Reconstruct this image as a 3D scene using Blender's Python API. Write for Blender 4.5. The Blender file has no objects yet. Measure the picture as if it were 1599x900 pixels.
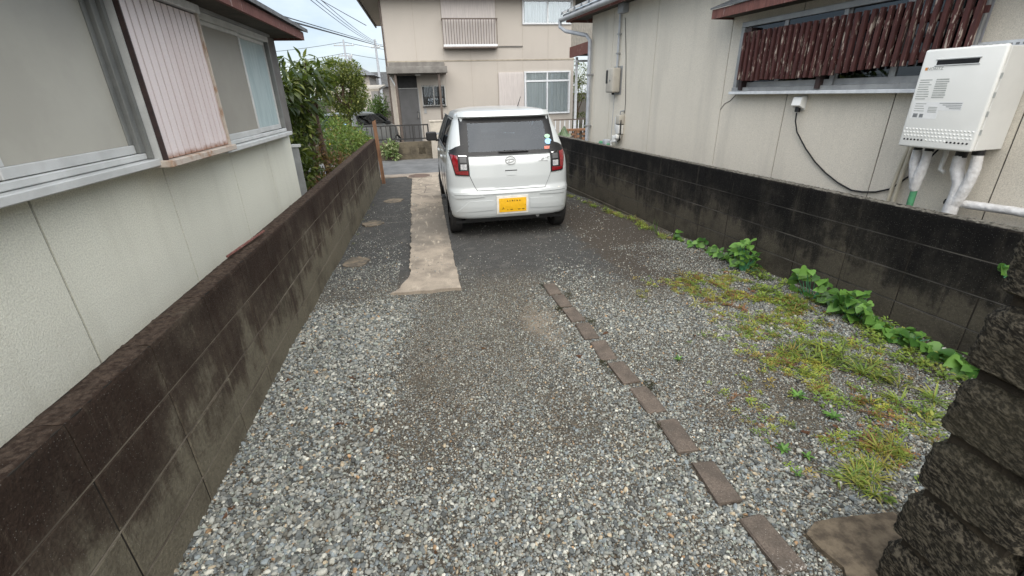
import bpy, bmesh, math, random
import numpy as np
from mathutils import Vector, Matrix, Euler
random.seed(7); RNG = np.random.default_rng(7)
S = bpy.context.scene
COL = S.collection
R = math.radians
# ------------------------------------------------------------------ camera, world, sun, exposure
cam = bpy.data.cameras.new('camera'); cam.sensor_width = 36; cam.lens = 15.814
cam.clip_start = .02; cam.clip_end = 5000
camo = bpy.data.objects.new('camera', cam); COL.objects.link(camo); S.camera = camo
_r = Vector((.98315221, -.18116334, -.02432222)); _u = Vector((.09386868, .38621873, .91761853)); _f = Vector((.15684514, .90444178, -.39671736))
camo.matrix_world = Matrix(((_r.x, _u.x, -_f.x, 0), (_r.y, _u.y, -_f.y, 0), (_r.z, _u.z, -_f.z, 1.455), (0, 0, 0, 1)))
S.view_settings.view_transform = 'Standard'; S.view_settings.look = 'None'
S.view_settings.exposure = 1.9; S.view_settings.gamma = 1; S.view_settings.use_curve_mapping = False
S.cycles.max_bounces = 6; S.cycles.transparent_max_bounces = 8
W = bpy.data.worlds.new('World'); S.world = W; W.use_nodes = True
SUN_EL, SUN_AZ = R(52), R(177)
def build_world():
    nt = W.node_tree; nt.nodes.clear()
    o = nt.nodes.new('ShaderNodeOutputWorld'); bg = nt.nodes.new('ShaderNodeBackground'); bg.inputs[1].default_value = .1
    sky = nt.nodes.new('ShaderNodeTexSky'); sky.sky_type = 'NISHITA'; sky.sun_disc = False
    sky.sun_elevation = SUN_EL; sky.sun_rotation = SUN_AZ
    tc = nt.nodes.new('ShaderNodeTexCoord'); mp = nt.nodes.new('ShaderNodeMapping'); mp.inputs['Scale'].default_value = (2.2, 2.2, 6.5)
    nz = nt.nodes.new('ShaderNodeTexNoise'); nz.inputs['Scale'].default_value = 1.6; nz.inputs['Detail'].default_value = 7; nz.inputs['Roughness'].default_value = .55
    cr = nt.nodes.new('ShaderNodeValToRGB'); cr.color_ramp.elements[0].position = .34; cr.color_ramp.elements[1].position = .66
    cr.color_ramp.elements[0].color = (1.3, 1.55, 1.85, 1); cr.color_ramp.elements[1].color = (2.3, 2.45, 2.6, 1)
    mx = nt.nodes.new('ShaderNodeMix'); mx.data_type = 'RGBA'; mx.inputs[0].default_value = .86
    L = nt.links.new
    L(tc.outputs['Generated'], mp.inputs[0]); L(mp.outputs[0], nz.inputs[0]); L(nz.outputs[0], cr.inputs[0])
    L(sky.outputs[0], mx.inputs[6]); L(cr.outputs[0], mx.inputs[7]); sep = nt.nodes.new('ShaderNodeSeparateXYZ'); L(tc.outputs['Generated'], sep.inputs[0])
    mr = nt.nodes.new('ShaderNodeMapRange'); L(sep.outputs[2], mr.inputs[0]); mr.inputs[1].default_value = .12; mr.inputs[2].default_value = 1; mr.inputs[3].default_value = 1; mr.inputs[4].default_value = 1.7   # overcast: zenith brighter than horizon
    vm = nt.nodes.new('ShaderNodeVectorMath'); vm.operation = 'SCALE'; L(mx.outputs[2], vm.inputs[0]); L(mr.outputs[0], vm.inputs['Scale']); L(vm.outputs[0], bg.inputs[0]); L(bg.outputs[0], o.inputs[0])
build_world()
sl = bpy.data.lights.new('sun', 'SUN'); sl.energy = 1.5; sl.angle = R(95); sl.color = (1, .93, .82)
so = bpy.data.objects.new('sun', sl); COL.objects.link(so)
_d = Vector((math.sin(SUN_AZ)*math.cos(SUN_EL), math.cos(SUN_AZ)*math.cos(SUN_EL), math.sin(SUN_EL)))
so.rotation_euler = _d.to_track_quat('Z', 'Y').to_euler()

# ------------------------------------------------------------------ material helpers
class NT:
    def __init__(s, name, rough=.7, spec=.3, metal=0):
        s.m = bpy.data.materials.new(name); s.m.use_nodes = True; s.t = s.m.node_tree
        s.b = s.t.nodes['Principled BSDF']; s.out = s.t.nodes['Material Output']
        s.b.inputs['Roughness'].default_value = rough; s.b.inputs['Specular IOR Level'].default_value = spec; s.b.inputs['Metallic'].default_value = metal
        s.pos = s.n('ShaderNodeNewGeometry').outputs['Position']
    def n(s, t, **k):
        x = s.t.nodes.new(t)
        for a, v in k.items(): setattr(x, a, v)
        return x
    def L(s, a, b): s.t.links.new(a, b)
    def put(s, sock, v):
        if hasattr(v, 'is_output'): s.L(v, sock)
        else:
            if sock.type == 'RGBA' and len(v) == 3: v = (*v, 1)
            sock.default_value = v
    def vec(s, scale=(1, 1, 1), rot=(0, 0, 0), src=None):
        m = s.n('ShaderNodeMapping'); m.inputs['Scale'].default_value = scale; m.inputs['Rotation'].default_value = rot
        s.L(src or s.pos, m.inputs[0]); return m.outputs[0]
    def noise(s, scale, detail=4, rough=.55, vec=None, dist=0):
        x = s.n('ShaderNodeTexNoise'); x.inputs['Scale'].default_value = scale; x.inputs['Detail'].default_value = detail
        x.inputs['Roughness'].default_value = rough; x.inputs['Distortion'].default_value = dist; s.L(vec or s.pos, x.inputs['Vector']); return x.outputs[0]
    def voro(s, scale, vec=None, feature='F1', out='Distance', rnd=1):
        x = s.n('ShaderNodeTexVoronoi', feature=feature); x.inputs['Scale'].default_value = scale; x.inputs['Randomness'].default_value = rnd
        s.L(vec or s.pos, x.inputs['Vector']); return x.outputs[out]
    def mr(s, v, a, b, c=0, d=1, smooth=True):
        x = s.n('ShaderNodeMapRange'); x.interpolation_type = 'SMOOTHSTEP' if smooth else 'LINEAR'
        for i, q in enumerate((v, a, b, c, d)): s.put(x.inputs[i], q)
        return x.outputs[0]
    def math(s, op, a, b=0., clamp=False):
        x = s.n('ShaderNodeMath', operation=op, use_clamp=clamp); s.put(x.inputs[0], a); s.put(x.inputs[1], b); return x.outputs[0]
    def mix(s, f, a, b, blend='MIX'):
        x = s.n('ShaderNodeMix', data_type='RGBA', blend_type=blend); s.put(x.inputs[0], f); s.put(x.inputs[6], a); s.put(x.inputs[7], b); return x.outputs[2]
    def xyz(s, src=None):
        x = s.n('ShaderNodeSeparateXYZ'); s.L(src or s.pos, x.inputs[0]); return x.outputs
    def bump(s, h, strength=.3, dist=.01):
        x = s.n('ShaderNodeBump'); x.inputs['Strength'].default_value = strength; x.inputs['Distance'].default_value = dist
        s.L(h, x.inputs['Height'])
        if s.b.inputs['Normal'].links: s.L(s.b.inputs['Normal'].links[0].from_socket, x.inputs['Normal'])
        s.L(x.outputs[0], s.b.inputs['Normal'])
    def col(s, c): s.put(s.b.inputs['Base Color'], c); return s
    def rough(s, v): s.put(s.b.inputs['Roughness'], v); return s
def simple(name, c, c2=None, scale=8, rough=.6, spec=.3, metal=0, bump=0, bscale=60, bdist=.004, stretch=(1, 1, 1), lo=.35, hi=.65, coat=0):
    n = NT(name, rough, spec, metal)
    if c2 is None: c2 = tuple(x*.8 for x in c)
    v = n.vec(stretch)
    n.col(n.mix(n.mr(n.noise(scale, 5, .6, v), lo, hi), c, c2))
    if bump: n.bump(n.noise(bscale, 4, .6, v), bump, bdist)
    if coat: n.b.inputs['Coat Weight'].default_value = coat; n.b.inputs['Coat Roughness'].default_value = .04
    return n.m
M = {}
def mk_block(name, top, mid, low, z0, streak=.28, ztop=.72, cap=((.03, .02, .015), (.075, .055, .042))):
    n = NT(name, .92, .15)
    z = n.xyz()[2]
    st = n.math('ADD', n.math('MULTIPLY', n.noise(1, 6, .65, n.vec((11, 11, 1.1)), .6), .65), n.math('MULTIPLY', n.noise(16, 6, .7), .35)); big = n.noise(2.1, 6, .62); fine = n.noise(70, 4, .7)
    h = n.mr(z, z0-.42, z0+.28, 0, 1, False)
    k = n.math('ADD', n.math('ADD', h, n.math('MULTIPLY', n.math('SUBTRACT', st, .5), 1.5)), n.math('MULTIPLY', n.math('SUBTRACT', big, .5), 1.8))
    c = n.mix(n.mr(k, .28, .62), low, mid); c = n.mix(n.mr(k, .55, .98), c, top)
    pale = n.mr(n.noise(1, 5, .65, n.vec((16, 16, .9))), .6, .72, 0, streak)
    c = n.mix(pale, c, tuple(x*1.7 for x in low))
    bl = n.mr(n.noise(3.5, 5, .6), .45, .7, 0, .45); c = n.mix(bl, c, tuple(x*.55 for x in top))
    c = n.mix(n.mr(fine, .3, .7, 0, .55), c, n.mix(.5, c, (0, 0, 0)))
    sp = n.mr(n.voro(105, out='Distance'), .0, .2, .5, 0); c = n.mix(sp, c, (.33, .32, .29))
    tp = n.math('ADD', n.mr(z, ztop-.016, ztop-.004, 0, 1, False), n.math('MULTIPLY', n.math('SUBTRACT', n.noise(30, 4, .6), .5), 1.2)); c = n.mix(n.mr(tp, .5, 1.), c, n.mix(n.mr(n.noise(55, 4, .7), .35, .62), cap[0], cap[1]))
    n.col(c); n.bump(fine, .9, .010); n.bump(n.noise(240, 3, .7), .7, .004)
    return n.m
M['block_l'] = mk_block('weathered_brown_block', (.040, .026, .019), (.072, .055, .041), (.17, .15, .11), .42, .15)
M['block_r'] = mk_block('black_stained_block', (.0085, .008, .0078), (.027, .0245, .021), (.085, .075, .058), .42, .3, .745, ((.10, .095, .08), (.22, .205, .175)))  # pale cap: weathered grey and lichen, plus light caught on top painted in
M['block_s'] = simple('street_block', (.13, .11, .08), (.07, .06, .045), 5, .9, .1, bump=.4)
M['mortar_l'] = simple('mortar_tan', (.19, .165, .13), (.09, .075, .06), 4, .95, .1, bump=.4)
M['mortar_d'] = simple('dark_mortar', (.03, .026, .022), (.018, .016, .014), 6, .95, .1)
M['mortar_r'] = simple('mortar_grey', (.105, .098, .088), (.04, .038, .035), 3, .95, .1, bump=.4)
def mk_stucco(name, c, dark, scale=240, str_=.55, streak=.4):
    n = NT(name, .93, .12)
    f = n.noise(scale, 4, .75); st = n.noise(1, 5, .6, n.vec((3.5, 3.5, .5))); big = n.noise(.9, 4, .55)
    cc = n.mix(n.mr(st, .46, .74, 0, streak), c, dark); cc = n.mix(n.mr(big, .4, .7, 0, .35), cc, tuple(x*.86 for x in c))
    cc = n.mix(n.mr(f, .35, .66, 0, .6), cc, tuple(x*.56 for x in c)); cc = n.mix(n.mr(n.noise(1, 6, .65, n.vec((9, 9, .45))), .52, .8, 0, .4), cc, dark)
    n.col(cc); n.bump(f, str_, .005); n.bump(n.noise(90, 3, .6), .3, .006)
    return n.m
M['stucco_l'] = mk_stucco('grey_stucco', (.84, .83, .71), (.62, .60, .50), 150, .8)
M['stucco_r'] = mk_stucco('beige_stucco', (.76, .705, .605), (.52, .485, .425), 170, .6, .55)
M['stucco_o'] = mk_stucco('cream_stucco', (.49, .45, .405), (.43, .39, .35), 120, .2, .35)
M['joint'] = simple('dark_joint', (.10, .095, .085), (.06, .055, .05), 9, .9)
M['joint_o'] = simple('cream_joint', (.36, .32, .26), (.28, .25, .2), 9, .9)
M['alu'] = simple('brushed_aluminium', (.62, .63, .62), (.52, .53, .52), 6, .45, .5, .15)
M['alu_d'] = simple('aged_aluminium', (.34, .345, .345), (.26, .265, .265), 7, .5, .5, .2)
M['alu_k'] = simple('dull_dark_aluminium', (.20, .205, .195), (.15, .155, .15), 7, .5, .4, .1)
M['alu_w'] = simple('white_aluminium', (.68, .70, .72), (.58, .60, .62), 20, .45, .4)
def mk_glass(name, tint, refl=.9, base=.04):
    n = NT(name); n.t.nodes.remove(n.b)
    tr = n.n('ShaderNodeBsdfTransparent'); tr.inputs[0].default_value = (*tint, 1)
    gl = n.n('ShaderNodeBsdfGlossy'); gl.inputs[0].default_value = (refl*.92, refl, refl*1.1, 1); gl.inputs[1].default_value = .015
    fr = n.n('ShaderNodeFresnel'); fr.inputs[0].default_value = 1.55
    mx = n.n('ShaderNodeMixShader'); n.L(n.math('ADD', fr.outputs[0], base), mx.inputs[0]); n.L(tr.outputs[0], mx.inputs[1]); n.L(gl.outputs[0], mx.inputs[2]); n.L(mx.outputs[0], n.out.inputs[0])
    return n.m
M['glass'] = mk_glass('clear_glass', (.93, .96, .955))
M['glass_dark'] = mk_glass('privacy_glass', (.30, .33, .34), .42, .07)
M['glass_car'] = mk_glass('green_glass', (.72, .80, .76))
M['frost'] = simple('frosted_screen', (.44, .425, .37), (.40, .385, .335), 3, .26, .5, bump=.15, bscale=500, bdist=.001)
M['frost2'] = simple('insect_screen', (.33, .315, .275), (.30, .285, .25), 2, .6, .2, bump=.2, bscale=600, bdist=.001)
M['teal'] = simple('pale_teal_curtain', (.42, .51, .51), (.34, .43, .44), 4, .5, .3, stretch=(6, 6, 1))
def mk_shutter():
    n = NT('pinkish_shutter_sheet', .42, .4); x, y, z = n.xyz()
    v = n.noise(1, 5, .6, n.vec((9, 9, .8))); c = n.mix(n.mr(v, .35, .7), (.74, .66, .655), (.67, .575, .565))
    k = n.math('ADD', n.mr(z, 1.195, 1.245, 1, 0, False), n.math('MULTIPLY', n.math('SUBTRACT', n.noise(26, 5, .65), .5), 1.0))
    c = n.mix(n.mr(k, .35, 1.0, 0, .85), c, (.27, .125, .06))
    e = n.math('ADD', n.mr(y, 3.30, 3.40, 0, .8, False), n.math('MULTIPLY', n.math('SUBTRACT', n.noise(1, 5, .6, n.vec((30, 30, 5))), .5), 1.3))
    c = n.mix(n.mr(e, .45, .95, 0, .8), c, (.33, .17, .085))
    n.col(c); return n.m
M['shutter'] = mk_shutter()
M['rusty'] = simple('rust_stained_ledge', (.50, .44, .38), (.30, .15, .07), 14, .6, .3, lo=.45, hi=.75)
M['brown_dark'] = simple('dark_brown_paint', (.05, .03, .028), (.03, .02, .02), 20, .5, .4)
def mk_wood(name, c, c2, bare, amt):
    n = NT(name, .75, .2); g = n.noise(1, 5, .65, n.vec((60, 60, 7))); cc = n.mix(n.mr(g, .35, .65), c, c2)
    p = n.mr(n.noise(1, 6, .7, n.vec((38, 38, 8))), amt, amt+.06); n.col(n.mix(p, cc, bare)); n.bump(g, .3, .003); return n.m
M['slat'] = mk_wood('peeling_maroon_paint', (.085, .034, .031), (.055, .024, .023), (.36, .30, .255), .565)
M['fascia'] = mk_wood('faded_red_fascia', (.19, .085, .07), (.12, .055, .048), (.34, .28, .25), .60)
M['soffit'] = simple('dark_soffit', (.085, .075, .06), (.055, .05, .042), 6, .9)
M['roof'] = simple('grey_roof', (.16, .165, .17), (.10, .105, .11), 8, .6)
M['tile'] = simple('glazed_grey_tile', (.17, .18, .19), (.11, .115, .12), 12, .35, .5)
M['pvc'] = simple('grey_pvc_pipe', (.42, .44, .47), (.34, .36, .39), 10, .45, .4)
M['meter'] = simple('beige_plastic', (.46, .43, .37), (.40, .37, .32), 8, .5, .4)
M['white_e'] = simple('white_enamel', (.82, .815, .78), (.77, .765, .73), 3, .38, .5)
M['white_s'] = simple('grey_white_enamel', (.70, .695, .665), (.64, .635, .61), 3, .45, .45)
M['wrap'] = simple('white_pipe_wrap', (.72, .71, .70), (.60, .585, .57), 25, .6, .3, bump=.7, bscale=45, bdist=.012)
M['green_pipe'] = simple('green_pipe', (.10, .32, .16), (.08, .25, .13), 20, .5)
M['cond'] = simple('beige_conduit', (.55, .50, .40), (.46, .42, .33), 10, .5)
M['black'] = simple('black_plastic', (.012, .012, .013), (.008, .008, .009), 10, .45, .4)
M['rubber'] = simple('tyre_rubber', (.016, .016, .017), (.026, .025, .024), 30, .85, .2)
M['cable'] = simple('black_cable', (.02, .02, .022), None, 10, .5)
M['print'] = simple('grey_print', (.36, .37, .35), (.45, .46, .44), 40, .6)
M['print_d'] = simple('dark_print', (.16, .17, .18), (.24, .25, .25), 160, .6)
M['print_p'] = simple('pale_label', (.76, .76, .75), (.72, .72, .71), 20, .6)
M['orange'] = simple('orange_logo', (.70, .28, .06), None, 20, .6)
M['paint'] = NT('white_car_paint', .28, .5).col((.465, .49, .495)).m
for _k in ('paint',):
    b = M[_k].node_tree.nodes['Principled BSDF']; b.inputs['Coat Weight'].default_value = .7; b.inputs['Coat Roughness'].default_value = .03
M['silver'] = simple('silver_car_paint', (.20, .21, .21), (.17, .18, .18), 3, .3, .5, .4, coat=.6)
M['trim'] = simple('interior_grey', (.035, .035, .036), (.025, .025, .026), 10, .8)
M['seat'] = simple('seat_fabric', (.055, .055, .058), (.04, .04, .042), 30, .9)
M['red_lamp'] = simple('red_lens', (.20, .007, .011), (.15, .006, .009), 30, .12, .6, coat=.8)
M['clear_lamp'] = simple('silver_lens', (.66, .66, .67), (.38, .38, .40), 55, .15, .6, .3, coat=.8)
M['chrome'] = simple('chrome', (.78, .78, .78), (.70, .70, .70), 10, .12, .5, 1)
M['gapd'] = simple('panel_gap', (.04, .04, .04), None, 10, .9)
M['plate'] = simple('yellow_plate', (.78, .44, .015), (.70, .39, .012), 30, .45, .4)
M['plate_rim'] = simple('plate_frame_white', (.74, .72, .66), None, 10, .4)
M['plate_ink'] = simple('plate_ink', (.05, .035, .01), None, 10, .6)
M['st_g'] = simple('green_sticker', (.22, .48, .30), (.5, .62, .5), 90, .5)
M['st_b'] = simple('blue_sticker', (.25, .48, .75), (.4, .6, .8), 90, .5)
M['st_r'] = simple('red_sticker', (.55, .11, .07), (.6, .25, .2), 90, .5)
M['rim'] = simple('silver_wheel', (.55, .56, .57), (.45, .46, .47), 10, .3, .5, .7)
M['iron'] = simple('dark_iron', (.018, .019, .020), (.03, .027, .025), 20, .5, .4)
M['curtain'] = simple('lace_curtain', (.80, .78, .78), (.66, .65, .66), 3, .9, stretch=(12, 1, .3))
M['curtain_d'] = simple('grey_curtain', (.36, .36, .38), (.27, .27, .29), 3, .9, stretch=(14, 1, .3))
M['door'] = simple('grey_door', (.085, .085, .088), (.07, .07, .072), 4, .45, .4)
M['canopy'] = simple('grey_canopy', (.19, .18, .165), (.14, .13, .12), 5, .8)
M['post'] = simple('brown_post', (.12, .095, .08), (.09, .07, .06), 12, .6)
M['shut_o'] = simple('pinkgrey_shutter', (.55, .51, .49), (.47, .435, .42), 4, .7, stretch=(10, 1, .6))
M['board'] = simple('rust_orange_board', (.25, .135, .075), (.15, .085, .055), 8, .85, stretch=(4, 4, .5))
M['conc_post'] = simple('pale_concrete', (.44, .40, .34), (.36, .33, .28), 9, .9, bump=.3)
M['soil'] = simple('dark_soil', (.06, .05, .038), (.035, .03, .024), 7, .95, .1, bump=.6, bscale=40, bdist=.02)
M['edge_brick'] = None
def mk_brick():
    n = NT('mossy_brown_brick', .93, .12); a = n.noise(9, 5, .6); f = n.noise(150, 3, .65)
    c = n.mix(n.mr(a, .35, .65), (.15, .122, .10), (.10, .084, .07)); c = n.mix(n.mr(f, .35, .7, 0, .6), c, (.06, .048, .04))
    c = n.mix(n.mr(n.voro(95), 0, .2, .75, 0), c, (.38, .35, .31))
    y = n.xyz()[1]; w = n.math('ADD', n.mr(y, .80, .98, 1, 0, False), n.math('MULTIPLY', n.math('SUBTRACT', n.noise(110, 4, .7), .5), 2.6)); c = n.mix(n.mr(w, 1.0, 1.3, 0, .75), c, (.50, .48, .45))
    n.col(c); n.bump(f, .5, .004); n.bump(n.noise(45, 4, .6), .4, .006); return n.m
M['edge_brick'] = mk_brick()
def mk_ground():
    n = NT('gravel_bed', .93, .15); x, y, z = n.xyz()
    w1 = n.noise(2.2, 4, .6); w2 = n.noise(7, 4, .6); fine = n.noise(120, 4, .75); v = n.voro(150, out='Color'); vd = n.voro(150)
    sx = n.n('ShaderNodeSeparateColor'); n.L(v, sx.inputs[0])
    g = n.mix(n.mr(sx.outputs[0], .2, .95), (.055, .047, .037), (.22, .205, .175)); g = n.mix(n.mr(sx.outputs[1], .8, .9), g, (.23, .175, .115))
    g = n.mix(n.mr(vd, .25, .75, 0, .7), g, (.036, .032, .025))
    g = n.mix(n.mr(w1, .46, .62, 0, .6), g, (.085, .075, .058))
    # dark packed asphalt towards the street
    asp = n.mix(n.mr(fine, .35, .7), (.04, .040, .039), (.092, .09, .085)); asp = n.mix(n.mr(w2, .5, .7, 0, .6), asp, (.125, .12, .108))
    asp = n.mix(n.mr(n.voro(60), 0, .17, .8, 0), asp, (.27, .27, .255))
    k = n.math('ADD', y, n.math('MULTIPLY', n.math('SUBTRACT', w1, .5), 1.1)); k = n.math('ADD', k, n.math('MULTIPLY', n.math('SUBTRACT', w2, .5), .7)); k = n.math('ADD', k, n.mr(x, .3, 1.3, 0, .35))
    c = n.mix(n.mr(k, 3.1, 4.2), g, asp)
    # brown dirt to the right of the car
    d = n.math('ADD', x, n.math('MULTIPLY', n.math('SUBTRACT', w2, .5), .7)); dirt = n.mix(n.mr(fine, .3, .7), (.085, .07, .056), (.045, .04, .034))
    dirt = n.mix(n.mr(n.voro(70), 0, .2, .7, 0), dirt, (.25, .24, .215))
    c = n.mix(n.math('MULTIPLY', n.mr(d, 1.45, 1.7), n.math('MULTIPLY', n.mr(k, 3.2, 3.6), n.mr(k, 7.5, 6.2))), c, dirt)
    # sandy bald spot
    dx = n.math('SUBTRACT', x, .68); dy = n.math('SUBTRACT', y, 2.68); rr = n.math('ADD', n.math('MULTIPLY', n.math('MULTIPLY', dx, dx), 55), n.math('MULTIPLY', n.math('MULTIPLY', dy, dy), 11))
    rr = n.math('ADD', rr, n.math('MULTIPLY', n.math('SUBTRACT', w2, .5), 4)); c = n.mix(n.mr(rr, 1.6, -.4, 0, .7), c, (.24, .20, .155))
    n.col(c); n.bump(n.math('MULTIPLY', vd, -1.), .7, .008); n.bump(fine, .5, .004)
    return n.m
M['ground'] = mk_ground()
def mk_strip():
    n = NT('worn_beige_concrete', .9, .2); a = n.noise(3.2, 6, .65); b = n.noise(1, 6, .65, n.vec((14, 3.2, 1))); f = n.noise(160, 4, .7)
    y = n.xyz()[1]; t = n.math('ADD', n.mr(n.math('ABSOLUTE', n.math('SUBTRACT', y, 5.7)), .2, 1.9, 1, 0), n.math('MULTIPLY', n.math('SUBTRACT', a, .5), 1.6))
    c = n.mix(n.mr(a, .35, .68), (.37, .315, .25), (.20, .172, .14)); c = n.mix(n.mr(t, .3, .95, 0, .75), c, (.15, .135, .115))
    c = n.mix(n.mr(b, .55, .72, 0, .8), c, (.56, .48, .38)); c = n.mix(n.mr(f, .35, .7, 0, .45), c, (.12, .10, .08))
    c = n.mix(n.mr(n.voro(26), 0, .1, .75, 0), c, (.055, .05, .045))
    cr = n.mr(n.voro(2.1, feature='DISTANCE_TO_EDGE', out='Distance', vec=n.vec((1, 1, 0))), .012, .02, 1, 0)
    c = n.mix(n.math('MULTIPLY', cr, n.mr(y, 7.3, 8.2)), c, (.13, .11, .09))
    n.col(c); n.bump(f, .4, .003); n.bump(a, .3, .02); return n.m
M['strip'] = mk_strip()
M['patch'] = simple('dirty_concrete_patch', (.19, .155, .115), (.09, .08, .066), 12, .92, .15, bump=.5, bscale=120)
M['road'] = simple('road_asphalt', (.145, .147, .148), (.105, .107, .108), 3, .9, .2, bump=.4, bscale=140)
M['gutter'] = simple('gutter_concrete', (.29, .245, .20), (.22, .19, .16), 5, .9, .2, bump=.3)
M['cover'] = simple('rusty_iron_cover', (.13, .085, .065), (.09, .065, .05), 9, .7)
M['slab'] = simple('brown_slab', (.15, .12, .085), (.07, .056, .042), 22, .92, .15, bump=.7, bscale=150)
def mk_rock():
    n = NT('chiselled_dark_stone', .88, .25); v = n.vec((70, 52, 125), src=n.vec(rot=(R(-20), R(8), 0)))
    a = n.noise(1.25, 5, .6, v); f = n.noise(180, 4, .7); big = n.noise(4, 3, .5)
    c = n.mix(n.mr(a, .44, .62), (.017, .0145, .0105), (.13, .112, .082)); c = n.mix(n.mr(big, .45, .7, 0, .5), c, (.075, .066, .042)); c = n.mix(n.mr(f, .55, .75, 0, .55), c, (.17, .155, .125))
    n.col(c); n.bump(a, 1., .020); n.bump(f, .5, .004); return n.m
M['rock'] = mk_rock()
def mk_leaf(name, c1, c2, c3=None, rough=.5, trans=.35, orand=0.):
    n = NT(name, rough, .35); oi = n.n('ShaderNodeObjectInfo').outputs['Random']; at = n.n('ShaderNodeAttribute', attribute_name='lv').outputs['Fac']
    if orand: at = n.math('MULTIPLY', at, .0)
    f = n.math('ADD', n.math('MULTIPLY', n.noise(7, 3, .6), .5), n.math('MULTIPLY', n.math('ADD', at, n.math('MULTIPLY', oi, orand)), .6)); c = n.mix(n.mr(f, .25, .8), c1, c2)
    if c3: c = n.mix(n.mr(n.math('ADD', at, n.math('MULTIPLY', oi, .001)), .86, .93), c, c3)
    n.col(c); tl = n.n('ShaderNodeBsdfTranslucent'); n.put(tl.inputs[0], n.mix(.5, c, (.18, .26, .03))); mx = n.n('ShaderNodeMixShader'); mx.inputs[0].default_value = trans
    n.L(n.b.outputs[0], mx.inputs[1]); n.L(tl.outputs[0], mx.inputs[2]); n.L(mx.outputs[0], n.out.inputs[0]); return n.m
M['leaf_big'] = mk_leaf('loquat_leaf', (.022, .038, .009), (.09, .12, .022), (.19, .21, .06), .38, .3)
M['leaf_shrub'] = mk_leaf('shrub_leaf', (.05, .075, .014), (.17, .19, .045), (.25, .26, .08))
M['leaf_bush'] = mk_leaf('bush_leaf', (.06, .11, .02), (.17, .24, .05), (.26, .20, .07))
M['leaf_hedge'] = mk_leaf('hedge_leaf', (.03, .065, .015), (.09, .16, .035), (.15, .22, .06))
M['leaf_vine'] = mk_leaf('vine_leaf', (.035, .10, .018), (.15, .30, .06), None, .42, .3, 1.)
M['leaf_var'] = mk_leaf('variegated_leaf', (.10, .18, .05), (.42, .46, .24), (.5, .52, .32))
M['leaf_red'] = mk_leaf('reddish_stem_leaf', (.12, .055, .03), (.20, .11, .05), (.07, .10, .03))
M['bark'] = simple('grey_brown_bark', (.13, .095, .07), (.07, .05, .038), 14, .95, .1, bump=.7, bscale=30, bdist=.02, stretch=(3, 3, .6))

# ------------------------------------------------------------------ mesh helpers
class MB:
    def __init__(s): s.v = []; s.f = []
    def add(s, vs, fs):
        o = len(s.v); s.v += [tuple(p) for p in vs]; s.f += [tuple(i+o for i in f) for f in fs]; return s
    def box(s, x0, x1, y0, y1, z0, z1, b=0.):
        if b <= 0:
            vs = [(x, y, z) for x in (x0, x1) for y in (y0, y1) for z in (z0, z1)]
            return s.add(vs, [(0, 1, 3, 2), (4, 6, 7, 5), (0, 4, 5, 1), (2, 3, 7, 6), (0, 2, 6, 4), (1, 5, 7, 3)])
        bm = bmesh.new(); bmesh.ops.create_cube(bm, size=1)
        b = min(b, .45*min(x1-x0, y1-y0, z1-z0))
        for v in bm.verts: v.co = Vector(((x0+x1)/2+v.co.x*(x1-x0), (y0+y1)/2+v.co.y*(y1-y0), (z0+z1)/2+v.co.z*(z1-z0)))
        bmesh.ops.bevel(bm, geom=list(bm.edges), offset=b, segments=1 if b < .006 else 3, affect='EDGES', profile=.5)
        bm.verts.index_update(); s.add([v.co for v in bm.verts], [[v.index for v in f.verts] for f in bm.faces]); bm.free(); return s
    def tube(s, pts, r, n=8, caps=True):
        pts = [Vector(p) for p in pts]; rr = r if hasattr(r, '__len__') else [r]*len(pts); o = len(s.v); up = None
        for i, p in enumerate(pts):
            d = (pts[min(i+1, len(pts)-1)]-pts[max(i-1, 0)]).normalized()
            if up is None: up = d.orthogonal().normalized()
            up = (up-d*up.dot(d)).normalized(); sd = d.cross(up)
            for k in range(n):
                a = 2*math.pi*k/n; s.v.append(tuple(p+(up*math.cos(a)+sd*math.sin(a))*rr[i]))
        for i in range(len(pts)-1):
            for k in range(n): s.f.append((o+i*n+k, o+i*n+(k+1) % n, o+(i+1)*n+(k+1) % n, o+(i+1)*n+k))
        if caps: s.f.append(tuple(o+k for k in range(n))[::-1]); s.f.append(tuple(o+(len(pts)-1)*n+k for k in range(n)))
        return s
    def prism(s, poly, lo, hi, axis=2):
        n = len(poly)
        def p(a, h): return (a[0], a[1], h) if axis == 2 else ((a[0], h, a[1]) if axis == 1 else (h, a[0], a[1]))
        return s.add([p(a, lo) for a in poly]+[p(a, hi) for a in poly], [tuple(range(n))[::-1], tuple(range(n, 2*n))]+[(i, (i+1) % n, n+(i+1) % n, n+i) for i in range(n)])
    def grid(s, fn, us, vs):
        o = len(s.v); nv = len(vs)
        for u in us:
            for v in vs: s.v.append(tuple(fn(u, v)))
        for i in range(len(us)-1):
            for j in range(nv-1): s.f.append((o+i*nv+j, o+(i+1)*nv+j, o+(i+1)*nv+j+1, o+i*nv+j+1))
        return s
    def xf(s, m, i0=0):
        for i in range(i0, len(s.v)): s.v[i] = tuple(m @ Vector(s.v[i]))
        return s
    def mesh(s, name, mat, smooth=False):
        me = bpy.data.meshes.new(name); me.from_pydata(s.v, [], s.f); me.materials.append(mat)
        bm = bmesh.new(); bm.from_mesh(me); bmesh.ops.recalc_face_normals(bm, faces=bm.faces[:]); bm.to_mesh(me); bm.free()
        if smooth: me.polygons.foreach_set('use_smooth', [True]*len(me.polygons)); me.set_sharp_from_angle(angle=R(38))
        me.update(); return me
    def build(s, name, mat, parent=None, smooth=False, loc=None, rz=0):
        return link(name, s.mesh(name, M[mat] if isinstance(mat, str) else mat, smooth), parent, loc, rz)
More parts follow.
